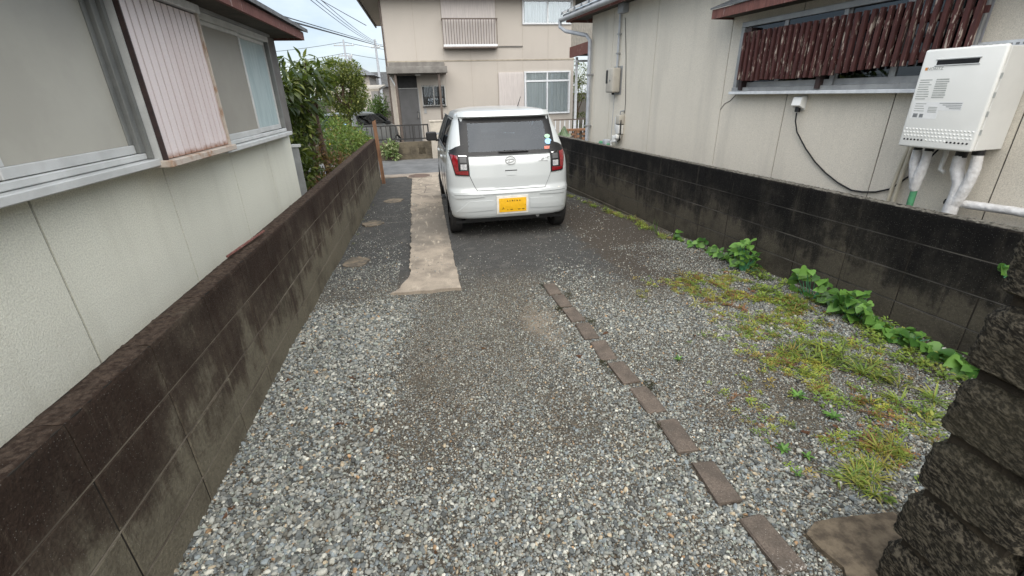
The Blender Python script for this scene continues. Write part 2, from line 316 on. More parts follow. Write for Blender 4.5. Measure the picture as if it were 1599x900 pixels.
def link(name, me, parent=None, loc=None, rz=0):
    o = bpy.data.objects.new(name, me); COL.objects.link(o)
    if parent: o.parent = parent
    if loc: o.location = loc
    if rz: o.rotation_euler = (0, 0, rz)
    return o
def thing(name, label, cat, loc=(0, 0, 0), rz=0, group=None):
    o = link(name, None, None, loc, rz); return tag(o, label, cat, group)
def tag(o, label, cat, group=None, kind=None):
    o['label'] = label; o['category'] = cat
    if group: o['group'] = group
    if kind: o['kind'] = kind
    return o
def struct(o): o['kind'] = 'structure'; return o
def box(name, mat, par, x0, x1, y0, y1, z0, z1, b=0.): return MB().box(x0, x1, y0, y1, z0, z1, b).build(name, mat, par, b > 0.006)
def text_mesh(txt, size, shear=0):
    cu = bpy.data.curves.new('t', 'FONT'); cu.body = txt; cu.size = size; cu.shear = shear; cu.align_x = 'CENTER'; cu.align_y = 'CENTER'; cu.extrude = .0006
    o = bpy.data.objects.new('t', cu); COL.objects.link(o); dg = bpy.context.evaluated_depsgraph_get(); me = bpy.data.meshes.new_from_object(o.evaluated_get(dg)); bpy.data.objects.remove(o); return me
def zg(y): return -.022*max(0., min(y, 10.6)-2.2)
def gz(x, y):
    return zg(y)+.006*math.sin(3.1*x+1.3*y)+.005*math.sin(1.7*x-4.3*y+1)+.004*math.sin(7.1*x+5.3*y)
AR = .0998; XR = 3.1355                               # the right wall and house run at this angle to the left wall
def RW(xl, s, z=0): return Vector((XR+math.cos(AR)*xl-math.sin(AR)*s, math.sin(AR)*xl+math.cos(AR)*s, z))

# ------------------------------------------------------------------ ground, road, driveway
g = MB(); g.box(-900, 900, -900, 900, -1.2, -.45); o = struct(g.build('ground', 'soil'))
g = MB(); us = [-1.03+i*.08 for i in range(58)]; vs = [-1.6+i*.09 for i in range(137)]
g.grid(lambda u, v: (u, v, gz(u, v)), us, vs); o = struct(g.build('driveway', 'ground', smooth=True))
g = MB(); g.grid(lambda u, v: (u, v, -.187+.012*math.cos(v*1.1)), [-40, -10, -3, 0, 3, 10, 40], [10.72+i*.4 for i in range(8)]); struct(g.build('road', 'road', smooth=True))
g = MB(); g.box(-40, 40, 10.42, 10.74, -.34, -.168, .01); struct(g.build('gutter', 'gutter'))
g = MB(); g.box(-40, -1.08, -3, 10.4, -.44, -.03); struct(g.build('garden_soil', 'soil'))
g = MB(); g.box(-40, 40, 13.55, 60, -.44, -.12); struct(g.build('far_yard', 'soil'))
g = MB(); g.prism([(3.05, -3), (9, -3), (9, 10.4), (2.2, 10.4)], -.44, -.09); struct(g.build('side_yard', 'soil'))
# concrete strip beside the car
def jag(a, b, n, amp):
    out = []
    for i in range(n):
        t = i/n; out.append((a[0]+(b[0]-a[0])*t+random.uniform(-amp, amp), a[1]+(b[1]-a[1])*t+random.uniform(-amp, amp)))
    return out
SL = [(-.40, 3.48), (-.33, 3.58), (-.258, 3.83), (-.27, 4.5), (-.29, 5.9), (-.34, 7.73), (-.37, 10.4)]; SRR = [(.19, 10.4), (.17, 8.2), (.156, 6.55), (.156, 5.12), (.162, 3.98), (.172, 3.45)]
out = []; pl = SL+SRR
for i in range(len(pl)):
    a, b = pl[i], pl[(i+1) % len(pl)]; d = math.dist(a, b); out += jag(a, b, max(2, int(d/.05)), .012 if i < 6 or i > 11 else .006)
g = MB(); n = len(out); g.add([(x, y, zg(y)+.016) for x, y in out]+[(x, y, zg(y)-.05) for x, y in out], [tuple(range(n))]+[(i, (i+1) % n, n+(i+1) % n, n+i) for i in range(n)])
me = g.mesh('concrete_strip', M['strip']); bm = bmesh.new(); bm.from_mesh(me); bmesh.ops.triangulate(bm, faces=bm.faces[:]); bm.to_mesh(me); bm.free(); struct(link('concrete_strip', me))
for i, (cx, cy, rx, ry) in enumerate([(-.80, 4.42, .13, .17), (-.80, 6.05, .14, .16), (-.62, 7.6, .16, .2)]):
    out = [(cx+rx*math.cos(a)*random.uniform(.75, 1.1), cy+ry*math.sin(a)*random.uniform(.75, 1.1)) for a in [k*2*math.pi/22 for k in range(22)]]
    struct(MB().prism(out, zg(cy)-.04, zg(cy)+.009).build('concrete_patch', 'patch'))
g = MB(); g.prism([(1.185, .91), (1.25, .945), (1.33, .945), (1.56, .925), (1.62, .6), (1.30, .55), (1.16, .70), (1.21, .78), (1.19, .85)], -.06, .010); o = g.build('concrete_slab', 'slab'); struct(o)
mc = thing('manhole_cover', 'round rusty iron manhole cover in the gutter at the end of the driveway', 'manhole cover', (-.22, 10.25, 0))
MB().prism([(.27*math.cos(k*math.pi/16), .27*math.sin(k*math.pi/16)) for k in range(32)], -.2, -.150).build('rim', 'gutter', mc)
MB().prism([(.235*math.cos(k*math.pi/16), .235*math.sin(k*math.pi/16)) for k in range(32)], -.19, -.145).build('cover', 'cover', mc)

# ------------------------------------------------------------------ block walls
def block_mesh(name, mat, rough_top, L=.3966, H=.1935, T=.1):
    m = MB().box(-T, 0, 0, L, 0, H, .004)
    if rough_top:
        m = MB(); nx, ny = 7, 26
        hs = [[(-.004 if 0 < i < nx-1 else -.009)+random.gauss(0, .0018) for j in range(ny)] for i in range(nx)]
        def top(i, j): return (-T+T*i/(nx-1)+(random.gauss(0, .0012) if 0 < i < nx-1 else (-.003 if i else .003)), L*j/(ny-1), H+hs[i][j])
        vs = [top(i, j) for i in range(nx) for j in range(ny)]; fs = [(i*ny+j, (i+1)*ny+j, (i+1)*ny+j+1, i*ny+j+1) for i in range(nx-1) for j in range(ny-1)]
        loop = [i*ny for i in range(nx)]+[(nx-1)*ny+j for j in range(1, ny)]+[i*ny+ny-1 for i in range(nx-2, -1, -1)]+[j for j in range(ny-2, 0, -1)]
        def rim(k, z, e): v = vs[k]; return (max(-T+e, min(-e, v[0])) if abs(v[0]+T/2) < T/2-.01 else (-T+e if v[0] < -T/2 else -e), v[1], z)
        o1 = len(vs); vs += [rim(k, H-.022, 0) for k in loop]; o2 = len(vs); vs += [rim(k, 0, 0) for k in loop]; q = len(loop)
        fs += [(loop[a], loop[(a+1) % q], o1+(a+1) % q, o1+a) for a in range(q)]+[(o1+a, o1+(a+1) % q, o2+(a+1) % q, o2+a) for a in range(q)]+[tuple(range(o2, o2+q))]
        m.add(vs, fs)
    return m.mesh(name, M[mat], False)
def block_wall(root, y0, ncol, ztop, mat, mortar, xoff, L=.4, H=.2, nrow=4, T=.1, foot=-.5):
    plain = [block_mesh('block', mat, False, T=T)]; tops = [block_mesh('block', mat, True, T=T) for _ in range(4)]
    for r in range(nrow):
        for c in range(ncol):
            me = random.choice(tops) if r == 0 else plain[0]
            link('block', me, root, (xoff+random.gauss(0, .0008), y0+c*L+.0017, ztop-(r+1)*H+.0033))
    MB().box(xoff-T+.003, xoff-.003, y0-.004, y0+ncol*L+.004, ztop-nrow*H, ztop-.012).build('mortar', 'mortar_d', root)
    for r in range(1, nrow): MB().box(xoff-T+.001, xoff-.0013, y0-.003, y0+ncol*L+.003, ztop-r*H-.0031, ztop-r*H+.0031).build('bed_joint', mortar, root)
    MB().box(xoff-T-.03, xoff+.002, y0-.01, y0+ncol*L+.01, foot, ztop-nrow*H).build('footing', mat, root)
wl = thing('block_wall', 'low brown-stained concrete block wall along the left side of the driveway', 'wall', (0, 0, 0))
block_wall(wl, -.496, 25, .7225, 'block_l', 'mortar_l', -.969)
wr = thing('block_wall', 'low black-stained concrete block wall along the right side under the water heater', 'wall', (XR, 0, 0), AR)
block_wall(wr, .59, 22, .747, 'block_r', 'mortar_r', .1)
MB().tube([(-1.045, 2.38, .733), (-1.025, 2.62, .734), (-1.008, 2.84, .735)], .0065, 6).build('metal_rod', 'fascia')
tag(bpy.data.objects['metal_rod'], 'thin reddish rod lying on top of the left block wall', 'rod')

# ------------------------------------------------------------------ stone pillar and gate (right foreground)
pil = thing('stone_pillar', 'dark chiselled rock-face stone pillar in the right foreground', 'pillar', (1.285, .757, 0))
def rock_block(sx, sy, h, seed):
    rg = random.Random(seed); m = MB(); N = 26; NZ = 26; per = []
    rad = .03
    for k in range(4*N):
        side, t = divmod(k, N); t /= N
        per.append([(0, -t*sy), (t*sx, -sy), (sx, -sy+t*sy), (sx-t*sx, 0)][side])
    ph = [rg.uniform(0, 6.28) for _ in range(8)]
    vs = []
    for j in range(NZ+1):
        z = h*j/NZ; inset = .034*max(0, 1-(h-z)/.042)**1.25+.026*max(0, 1-z/.014)**1.4
        for k, (x, y) in enumerate(per):
            cx, cy = x-sx/2, y+sy/2; ex = min(x, sx-x); ey = min(-y, sy+y); ce = max(ex, ey)
            d = .0016*math.sin(38*y+ph[0]+29*z)+.0014*math.sin(140*z+ph[1]+95*(x-y))+rg.gauss(0, .0011)
            rr = .010*max(0, 1-max(ex, ey)/.025) if ce < .025 else 0
            q = 1-(inset+rr-d)/max(abs(cx), abs(cy)); vs.append((sx/2+cx*q, -sy/2+cy*q, z))
    n = 4*N; fs = [(j*n+k, j*n+(k+1) % n, (j+1)*n+(k+1) % n, (j+1)*n+k) for j in range(NZ) for k in range(n)]+[tuple(range(n))[::-1], tuple(range(NZ*n, NZ*n+n))]
    return m.add(vs, fs)
for i in range(7): rock_block(.28, .252, .183, i).build('stone_block', 'rock', pil, True, (random.uniform(-.004, .004), random.uniform(-.003, .003), -.005+i*.2))
MB().box(.028, .25, -.225, -.028, -.1, 1.39).build('core', 'soil', pil)
gt = thing('metal_gate', 'black metal gate edge beside the stone pillar in the bottom right corner', 'gate', (1.33, .48, 0))
box('post', 'iron', gt, 0, .05, -.03, .02, 0, .62, .004)
for z in (.05, .52): box('rail', 'iron', gt, .05, .9, -.02, .01, z, z+.05, .003)
for i in range(9): box('bar', 'iron', gt, .12+i*.09, .14+i*.09, -.012, .004, .1, .52)

# ------------------------------------------------------------------ brick edging
be = thing('brick_edging', 'row of ten brown bricks sunk end to end in the gravel', 'brick edging')
BR = [(1.05, .91, -3), (1.015, 1.189, 4), (1.0, 1.463, 3), (.986, 1.733, -2), (.965, 1.99, -3), (.947, 2.244, 2), (.931, 2.5, 0), (.914, 2.745, -3), (.902, 2.99, -2), (.891, 3.235, -1)]
bms = []
for k in range(3):
    m = MB().box(-.05, .05, -.105, .105, -.05, .0, .005); m.v = [(x+random.gauss(0, .002), y+random.gauss(0, .002), z+random.gauss(0, .0012)) for x, y, z in m.v]; bms.append(m.mesh('brick', M['edge_brick']))
for i, (x, y, a) in enumerate(BR):
    b = link('brick', bms[i % 3], be, (x, y, gz(x, y)+.015+random.uniform(-.003, .003)), R(-a)); b.rotation_euler = (R(random.uniform(-1.5, 1.5)), R(random.uniform(-2, 2)), R(-a))

# ------------------------------------------------------------------ instanced stuff
def instancer(name, protos, P, ROT, SC, IDX, COLR):
    me = bpy.data.meshes.new(name); n = len(P); me.vertices.add(n); me.vertices.foreach_set('co', np.asarray(P, dtype=np.float32).ravel())
    for nm, typ, arr, key in (('rot', 'FLOAT_VECTOR', ROT, 'vector'), ('scl', 'FLOAT_VECTOR', SC, 'vector'), ('idx', 'INT', IDX, 'value'), ('pc', 'FLOAT_COLOR', COLR, 'color')):
        a = me.attributes.new(nm, typ, 'POINT'); a.data.foreach_set(key, np.asarray(arr, dtype=np.int32 if typ == 'INT' else np.float32).ravel())
    o = link(name, me); md = o.modifiers.new('scatter', 'NODES'); ng = bpy.data.node_groups.new(name+'_scatter', 'GeometryNodeTree'); md.node_group = ng
    ng.interface.new_socket('Geometry', in_out='INPUT', socket_type='NodeSocketGeometry'); ng.interface.new_socket('Geometry', in_out='OUTPUT', socket_type='NodeSocketGeometry')
    N = ng.nodes.new; Lk = ng.links.new; i = N('NodeGroupInput'); q = N('NodeGroupOutput'); ip = N('GeometryNodeInstanceOnPoints'); jn = N('GeometryNodeJoinGeometry')
    for p in reversed(protos):
        oi = N('GeometryNodeObjectInfo'); oi.inputs['Object'].default_value = p; oi.inputs['As Instance'].default_value = True; Lk(oi.outputs['Geometry'], jn.inputs[0])
    def na(nm, t): x = N('GeometryNodeInputNamedAttribute'); x.data_type = t; x.inputs[0].default_value = nm; return x.outputs[0]
    Lk(i.outputs[0], ip.inputs['Points']); Lk(jn.outputs[0], ip.inputs['Instance']); ip.inputs['Pick Instance'].default_value = True
    Lk(na('idx', 'INT'), ip.inputs['Instance Index']); Lk(na('rot', 'FLOAT_VECTOR'), ip.inputs['Rotation']); Lk(na('scl', 'FLOAT_VECTOR'), ip.inputs['Scale']); Lk(ip.outputs[0], q.inputs[0])
    return o
def inst_mat(name, rough, var=.25, trans=0, spec=.3):
    n = NT(name, rough, spec); c = n.n('ShaderNodeAttribute', attribute_name='pc', attribute_type='INSTANCER').outputs['Color']
    c2 = n.mix(n.mr(n.noise(160, 3, .6), .35, .7, 0, var), c, n.mix(.6, c, (0, 0, 0))); n.col(c2)
    if trans:
        tl = n.n('ShaderNodeBsdfTranslucent'); n.put(tl.inputs[0], c); mx = n.n('ShaderNodeMixShader'); mx.inputs[0].default_value = trans
        n.L(n.b.outputs[0], mx.inputs[1]); n.L(tl.outputs[0], mx.inputs[2]); n.L(mx.outputs[0], n.out.inputs[0])
    return n.m
M['pebble'] = inst_mat('crushed_stone', .75, .4); M['weed'] = inst_mat('weed_leaf', .5, .2, .3)
def pebble(seed):
    rg = np.random.default_rng(seed); bm = bmesh.new(); bmesh.ops.create_icosphere(bm, subdivisions=2, radius=1)
    cuts = rg.normal(size=(9, 3)); cuts /= np.linalg.norm(cuts, axis=1)[:, None]; dd = rg.uniform(.55, .92, 9)
    for v in bm.verts:
        p = np.array(v.co)
        for c, d in zip(cuts, dd):
            t = p@c
            if t > d: p = p-c*(t-d)*.92
        v.co = Vector(p*np.array([1, rg.uniform(.98, 1.02)*.78, .58]))
    me = bpy.data.meshes.new('pebble'); bm.to_mesh(me); bm.free(); me.materials.append(M['pebble']); return bpy.data.objects.new('pebble', me)
def in_strip(x, y): return -.36 < x < .17 and 3.48 < y < 10.4
_VT = np.random.default_rng(3).random((64, 64)).tolist()
def _v1(x, y):
    xi, yi = math.floor(x), math.floor(y); fx, fy = x-xi, y-yi; fx = fx*fx*(3-2*fx); fy = fy*fy*(3-2*fy); a = _VT[xi & 63]; b = _VT[(xi+1) & 63]; y0, y1 = yi & 63, (yi+1) & 63
    return (a[y0]*(1-fy)+a[y1]*fy)*(1-fx)+(b[y0]*(1-fy)+b[y1]*fy)*fx
def vnoise(x, y, s, k):
    u, v = x*s+k*7.3, y*s+k*3.9; return .65*_v1(u, v)+.35*_v1(u*2.1+11, v*2.1+5)
def scatter_gravel():
    P = []; T = 480000; X = RNG.uniform(-.985, 3.1, T); Yv = .3+6.9*RNG.uniform(0, 1, T)**1.5
    U = RNG.uniform(0, 1, T); B = RNG.gamma(4.2, 1/4.2, T)
    for x, y, u, b in zip(X.tolist(), Yv.tolist(), U.tolist(), B.tolist()):
        if x > XR-.0995*y-.01: continue
        if 1.29 < x < 1.57 and .5 < y < .76: continue
        v = vnoise(x, y, 1.3, 2.); e = y+(v-.5)*.9
        szm = .72+.5*max(0, min(1, (vnoise(x, y, 1.6, 8.)-.25)*1.6)); e += .35*max(0, min(1, x-.3)); d = 1.0 if e < 3.0 else max(.07, (1-(e-3.0)/1.6)**1.6 if e < 4.6 else 0)
        if e < 3.3 and -.55 < x < .85: d *= 1-.35*max(0, min(1, (vnoise(x, y, 2.1, 5.)-.52)*4))
        if 3.0 < y < 5.0: d = max(d, .85*max(0, min(1, (x-1.75-(y-3.6)*.25+(vnoise(x, y, 3, 6.)-.5)*1.1)*2.2))*max(0, min(1, (4.9-y)*1.2)))
        if x < -.25 and 3.3 < y < 5.4: d = max(d, .45*(1-(y-3.3)/2.1)+.1)
        if y > 4.3 and d > .05: d *= .5
        if .15 < vnoise(x, y, 3.0, 4.)-.45 and y > 1.5 and -.5 < x < 1: d *= .6
        if (x-.68)**2*55+(y-2.68)**2*11 < 2.6*vnoise(x, y, 9, 2.): d *= .55
        if x > 1.15 and 1.0 < y < 2.0 and vnoise(x, y, 4.5, 1.)>.6: d *= .4
        if in_strip(x, y): d = .02
        if 1.18 < x < 1.6 and .55 < y < .93: d *= .03
        if u > d: continue
        far = .55+.45*min(1, max(0, (y-.6)/1.8))
        sz = .0041*(.30+.9*b)*szm
        if x < -.5+.1*y and y < 3.4: sz *= 1.25
        if y < 1.35: sz *= 1.12
        lane = max(0, min(1, 1.6-abs(x-.25-.12*math.sin(y*2))*2.4))*max(0, min(1, (y-1.15)*1.1)); sz *= 1-.42*lane
        br = False
        for bx, by, _ in BR:
            if abs(x-bx) < .053 and abs(y-by) < .108: br = True
        if br: continue
        P.append((x, y, gz(x, y)+sz*random.uniform(.1, .55)+(.016 if in_strip(x, y) else 0), sz))
    P = np.array(P); n = len(P)
    pal = np.array([(.30, .30, .285), (.21, .215, .21), (.13, .14, .145), (.20, .225, .245), (.40, .395, .37), (.52, .51, .47), (.36, .30, .225), (.075, .078, .078), (.34, .22, .13), (.25, .27, .25), (.155, .15, .135)])
    pr = np.array([.19, .2, .16, .13, .09, .03, .035, .09, .012, .11, .09]); pr = pr/pr.sum()
    C = pal[RNG.choice(len(pal), n, p=pr)]*RNG.uniform(.62, 1.3, n)[:, None]*np.array([.98, .98, .92]); C = np.c_[C, np.ones(n)]
    rot = np.c_[RNG.normal(0, .45, n), RNG.normal(0, .45, n), RNG.uniform(0, 6.28, n)]; sc = P[:, 3:4]*np.c_[RNG.uniform(.85, 1.3, n), RNG.uniform(.8, 1.2, n), RNG.uniform(.8, 1.25, n)]
    o = instancer('gravel', [pebble(i) for i in range(8)], P[:, :3], rot, sc, RNG.integers(0, 8, n), C)
    tag(o, 'loose grey crushed stone covering the driveway', 'gravel', kind='stuff'); print('pebbles', n)
scatter_gravel()
def leaf_shape(L, Wd, bend=.15, n=4, tip=1.):
    vs = []; fs = []
    for i in range(n+1):
        t = i/n; w = Wd*math.sin(math.pi*min(.98, t**.8*.96+.03))**.8*.5; z = -bend*L*t*t
        vs += [(-w, L*t, z+w*.25), (0, L*t, z), (w, L*t, z+w*.25)]
    for i in range(n):
        a = i*3; fs += [(a, a+1, a+4, a+3), (a+1, a+2, a+5, a+4)]
    return vs, fs
def add_leaf(m, M4, shp): m.add([M4 @ Vector(v) for v in shp[0]], shp[1])
def weed_protos():
    out = []
    for k in range(3):       # spreading small-leaved weed
        m = MB(); sh = leaf_shape(1, .5, .25, 3)
        for i in range(16):
            a = random.uniform(0, 6.28); l = random.uniform(.014, .028); r = random.uniform(0, .04)
            add_leaf(m, Matrix.Translation((r*math.cos(a), r*math.sin(a), random.uniform(.003, .022))) @ Euler((R(random.uniform(0, 50)), 0, a-math.pi/2+random.uniform(-.8, .8))).to_matrix().to_4x4() @ Matrix.Scale(l, 4), sh)
        out.append(m)
    for k in range(3):       # grass tuft
        m = MB(); sh = leaf_shape(1, .085, .55, 4)
        for i in range(15):
            a = random.uniform(0, 6.28); l = random.uniform(.035, .085); r = random.uniform(0, .018)
            add_leaf(m, Matrix.Translation((r*math.cos(a), r*math.sin(a), 0)) @ Euler((R(random.uniform(15, 75)), 0, a-math.pi/2)).to_matrix().to_4x4() @ Matrix.Scale(l, 4), sh)
        out.append(m)
    return [bpy.data.objects.new('weed', m.mesh('weed', M['weed'])) for m in out]
WP = weed_protos()
def scatter_weeds():
    P = []; Cc = []; I = []; Sc = []
    def patch(x, y, rx, ry, n, cols, kinds, s=1., ang=0):
        for _ in range(int(n*.36)):
            a = random.uniform(0, 6.28); r = math.sqrt(random.random())*random.uniform(.5, 1.15); u, v = rx*r*math.cos(a), ry*r*math.sin(a)
            px, py = x+u*math.cos(ang)-v*math.sin(ang), y+u*math.sin(ang)+v*math.cos(ang)
            if px > XR-.0995*py-.02 or vnoise(px, py, 9, 3.) < .46: continue
            if 1.27 < px < 1.6 and py < .78: continue
            c = random.choice(cols); f = random.uniform(.75, 1.25); P.append((px, py, gz(px, py)+.004)); Cc.append((c[0]*f, c[1]*f, c[2]*f, 1)); I.append(random.choice(kinds)); q = s*random.uniform(.6, 1.25); Sc.append((q, q, q))
    yel = [(.30, .29, .05), (.22, .27, .045), (.26, .20, .05), (.20, .10, .045), (.15, .22, .04)]; grn = [(.16, .24, .045), (.21, .28, .05), (.12, .19, .035), (.26, .28, .06)]
    leafy = [0, 1, 2]; gr = [3, 4, 5]; both = [0, 0, 1, 2, 3, 4, 5]
    patch(2.12, 3.15, .22, .25, 150, yel, leafy+[3], .9); patch(2.05, 2.75, .28, .28, 190, yel, leafy+[4], .9); patch(2.15, 2.3, .33, .3, 230, yel+grn, both, .9)
    patch(2.4, 2.6, .22, .4, 150, yel+grn, leafy, 1); patch(2.05, 1.85, .33, .22, 130, yel+grn, both, .9); patch(2.3, 1.75, .35, .3, 180, grn, leafy+[3], 1.05)
    patch(1.98, 1.43, .22, .14, 70, grn+yel, both, 1.); patch(2.25, 1.4, .2, .2, 80, grn, both, 1.); patch(1.83, 1.22, .16, .12, 60, grn+yel, gr+[0], .9)
    patch(1.60, 1.07, .18, .09, 95, [(.30, .34, .06), (.24, .31, .06), (.33, .31, .08), (.16, .25, .05)], gr, .8); patch(1.62, 1.02, .2, .07, 30, grn, leafy, 1)
    patch(1.52, 2.93, .07, .16, 45, yel, gr+leafy, .6); patch(1.52, 2.65, .06, .15, 35, yel, leafy, .6)
    patch(1.55, 1.75, .2, .12, 30, grn+yel, leafy, .7); patch(1.8, 1.55, .16, .1, 26, grn, leafy, 1)
    for i in range(22):
        s = 4.1+i*.16; w = RW(-.14-random.uniform(0, .08), s); patch(w.x, w.y, .09, .12, 34 if s < 6.5 else 22, [(.26, .33, .05), (.20, .30, .05), (.30, .33, .07), (.25, .20, .07)], gr+[0], .75)
    for i in range(16):
        w = RW(-.10, 1.55+i*.13); patch(w.x, w.y, .1, .09, 22, grn, leafy, 1.1)
    for i in range(16):
        w = RW(-.25-random.uniform(0, .2), 1.55+i*.09); patch(w.x, w.y, .12, .08, 26, grn, leafy, 1.)
    for bx, by, _ in BR: patch(bx+random.choice((-.07, .07)), by+.1, .035, .09, 46, [(.045, .05, .018), (.06, .05, .025), (.03, .035, .015)], leafy, .34)
    patch(-.93, 6.5, .03, 2.4, 60, [(.14, .15, .05), (.2, .22, .07)], gr, .35)
    for _ in range(4200):
        t = random.random(); y = 3.35-2.25*t; c = 2.12-.45*max(0, t-.55)/.45*.9+.12*math.sin(y*3); x = c+random.gauss(.08, .22+.1*t)
        if x > XR-.0995*y-.03 or x < 1.35 or vnoise(x, y, 5.2, 1.4)+.6*vnoise(x, y, 15, .4) < .86: continue
        cc = random.choice(yel+yel+grn); f = random.uniform(.9, 1.7); P.append((x, y, gz(x, y)+.003)); Cc.append((cc[0]*f, cc[1]*f, cc[2]*f, 1)); I.append(random.choice([0, 1, 2, 0, 1, 2, 0, 4])); q = random.uniform(.25, .62); Sc.append((q, q, q*.8))
    n = len(P); rot = np.c_[RNG.normal(0, .12, n), RNG.normal(0, .12, n), RNG.uniform(0, 6.28, n)]
    o = instancer('ground_weeds', WP, P, rot, Sc, I, Cc); tag(o, 'low yellow-green weeds and grass spreading over the right-hand gravel', 'weeds', kind='stuff'); print('weeds', n)
scatter_weeds()

# ------------------------------------------------------------------ left house
lh = thing('house', 'grey stucco house on the left with ribbed shutter box and brown eave', 'house', (-1.42, 2, 0))
def at(o): return Vector(o.location)
def lbox(name, mat, par, x0, x1, y0, y1, z0, z1, b=0., root=lh):
    q = root.location; return box(name, mat, par, x0-q.x, x1-q.x, y0-q.y, y1-q.y, z0-q.z, z1-q.z, b)
ye = [-2.66, -1.75, -.84, .07, .98, 1.89, 2.80, 3.72, 4.54, 5.35]
for a, b in zip(ye[:-1], ye[1:]): lbox('wall_panel', 'stucco_l', lh, -1.50, -1.42, a+.005, b-.005, -.2, 2.12)
lbox('wall_backing', 'joint', lh, -1.62, -1.4265, -2.6, 5.34, -.2, 2.12)
lbox('end_wall', 'stucco_l', lh, -6.5, -1.503, -2.6, 5.347, -.2, 2.5)
lbox('soffit', 'soffit', lh, -1.40, -1.112, -2.9, 5.325, 2.005, 2.025); lbox('fascia', 'fascia', lh, -1.111, -1.087, -2.9, 5.33, 1.985, 2.055); lbox('end_fascia', 'fascia', lh, -1.419, -1.112, 5.327, 5.345, 1.985, 2.06)
rf = MB().add([(.36, -5, .06), (.36, 3.42, .06), (-4.5, 3.42, 1.35), (-4.5, -5, 1.35), (.36, -5, .09), (.36, 3.42, .09), (-4.5, 3.42, 1.38), (-4.5, -5, 1.38)], [(0, 1, 2, 3), (4, 5, 6, 7), (0, 1, 5, 4), (1, 2, 6, 5), (2, 3, 7, 6), (3, 0, 4, 7)]).build('roof', 'roof', lh, loc=(0, 0, 2.0))
def lwindow(y0, y1, z0, z1, panes, sill_z, x=-1.345):
    w = lbox('window', 'alu', lh, x-.02, x, y0, y1, z0, z0+.028, .004)
    w.name = 'window'
    def sub(n, m, *a, b=.003): o = lbox(n, m, w, *a, b); return o
    sub('frame', 'alu', -1.42, x, y0, y1, z1-.045, z1); sub('frame', 'alu', -1.42, x, y0, y0+.04, z0+.029, z1-.046); sub('frame', 'alu_k', -1.42, x, y1-.04, y1, z0+.029, z1-.046)
    for a, b, m, xx, st in panes:
        lbox('pane', m, w, xx-.006, xx, a+.03, b-.03, z0+.07, z1-.075); sub('bottom_rail', 'alu', xx-.018, xx+.008, a, b, z0+.029, z0+.069); sub('top_rail', 'alu', xx-.018, xx+.008, a, b, z1-.074, z1-.047)
        for s_ in (a, b-.03): sub('stile', 'alu' if s_ != b-.03 or not st else 'alu_k', xx-.017, xx+.007, s_+.001, s_+.029, z0+.0695, z1-.0745)
    lbox('sill', 'alu', w, -1.42, -1.305, y0-.02, y1+.03, sill_z, sill_z+.034, .004)
    return w
lwindow(.2, 2.555, 1.205, 2.0, [(.24, 1.83, 'frost', -1.395, 0), (1.76, 2.515, 'frost', -1.372, 1)], 1.168)
w2 = lwindow(3.43, 5.03, 1.17, 1.985, [(3.47, 4.30, 'frost2', -1.36, 0), (4.26, 4.99, 'teal', -1.385, 0)], 1.132)
lbox('header', 'alu_d', lh, -1.42, -1.325, 3.44, 5.04, 1.986, 2.004)
lbox('corner_trim', 'canopy', lh, -1.42, -1.37, 5.045, 5.325, 1.13, 2.0)
lbox('jamb', 'alu_k', lh, -1.42, -1.33, 2.557, 2.585, 1.205, 2.0)
sb = lbox('shutter_box', 'brown_dark', lh, -1.42, -1.295, 2.60, 3.405, 1.192, 1.965)
def rib(u, v):
    t = (u*12) % 1; d = 0 if .10 < t < .90 else -.012
    return (.134+d, .605+u*.795, 1.195+v*.735)
us = sorted(set([round(i/12+e/12, 6) for i in range(12) for e in (.0, .0999, .1001, .5, .8999, .9001)]+[1.]))
MB().grid(rib, us, [0, .25, .5, .75, 1]).build('ribbed_sheet', 'shutter', sb)
lbox('frame_edge', 'rusty', sb, -1.30, -1.276, 3.402, 3.42, 1.192, 1.965); lbox('frame_edge', 'brown_dark', sb, -1.30, -1.278, 2.596, 2.605, 1.192, 1.965)
lbox('ledge', 'rusty', sb, -1.42, -1.252, 2.575, 3.43, 1.157, 1.191, .004); lbox('top_rail', 'alu_w', sb, -1.30, -1.262, 2.60, 3.425, 1.94, 1.985, .004)
lbox('edge_angle', 'alu', lh, -1.42, -1.300, 2.588, 2.594, 1.19, 1.99)

# ------------------------------------------------------------------ right house (local frame: x = out of the wall towards the house, y = along it)
rh = thing('house', 'beige stucco house on the right with maroon wooden window lattice', 'house', (XR, 0, 0), AR)
se = [-3.2, -2.3, -1.4, -.5, .4, 1.3, 2.17, 2.92, 3.87, 4.715, 6.10, 7.28, 8.02]
for a, b in zip(se[:-1], se[1:]): box('wall_panel', 'stucco_r', rh, .5, .58, a+.0045, b-.0045, -.3, 2.62)
box('wall_backing', 'joint', rh, .5065, .62, -3.1, 8.01, -.3, 2.62); box('end_wall', 'stucco_r', rh, .585, 7.5, -3.1, 8.017, -.3, 2.9)
ev = box('eave', 'soffit', rh, .27, .6, -3.4, 8.5, 2.575, 2.60)
box('fascia', 'fascia', ev, .245, .268, -3.4, 8.52, 2.54, 2.625); box('fascia', 'fascia', ev, .269, 5, 8.50, 8.52, 2.54, 2.63)
rfo = MB().add([(.2, -3.5, 2.63), (.2, 8.56, 2.63), (4.2, 5.5, 4.1), (4.2, -.5, 4.1), (.2, -3.5, 2.66), (.2, 8.56, 2.66), (4.2, 5.5, 4.13), (4.2, -.5, 4.13), (8, 8.56, 2.63), (8, 8.56, 2.66)], [(0, 1, 2, 3), (4, 5, 6, 7), (0, 1, 5, 4), (5, 9, 6), (1, 8, 2)]).build('roof', 'tile', rh)
tm = MB()
for k in range(9): a = math.pi*k/8; tm.v += [(-.0, -.045*math.cos(a)*1.0, .045*math.sin(a)), (.42, -.045*math.cos(a), .045*math.sin(a)+.155)]
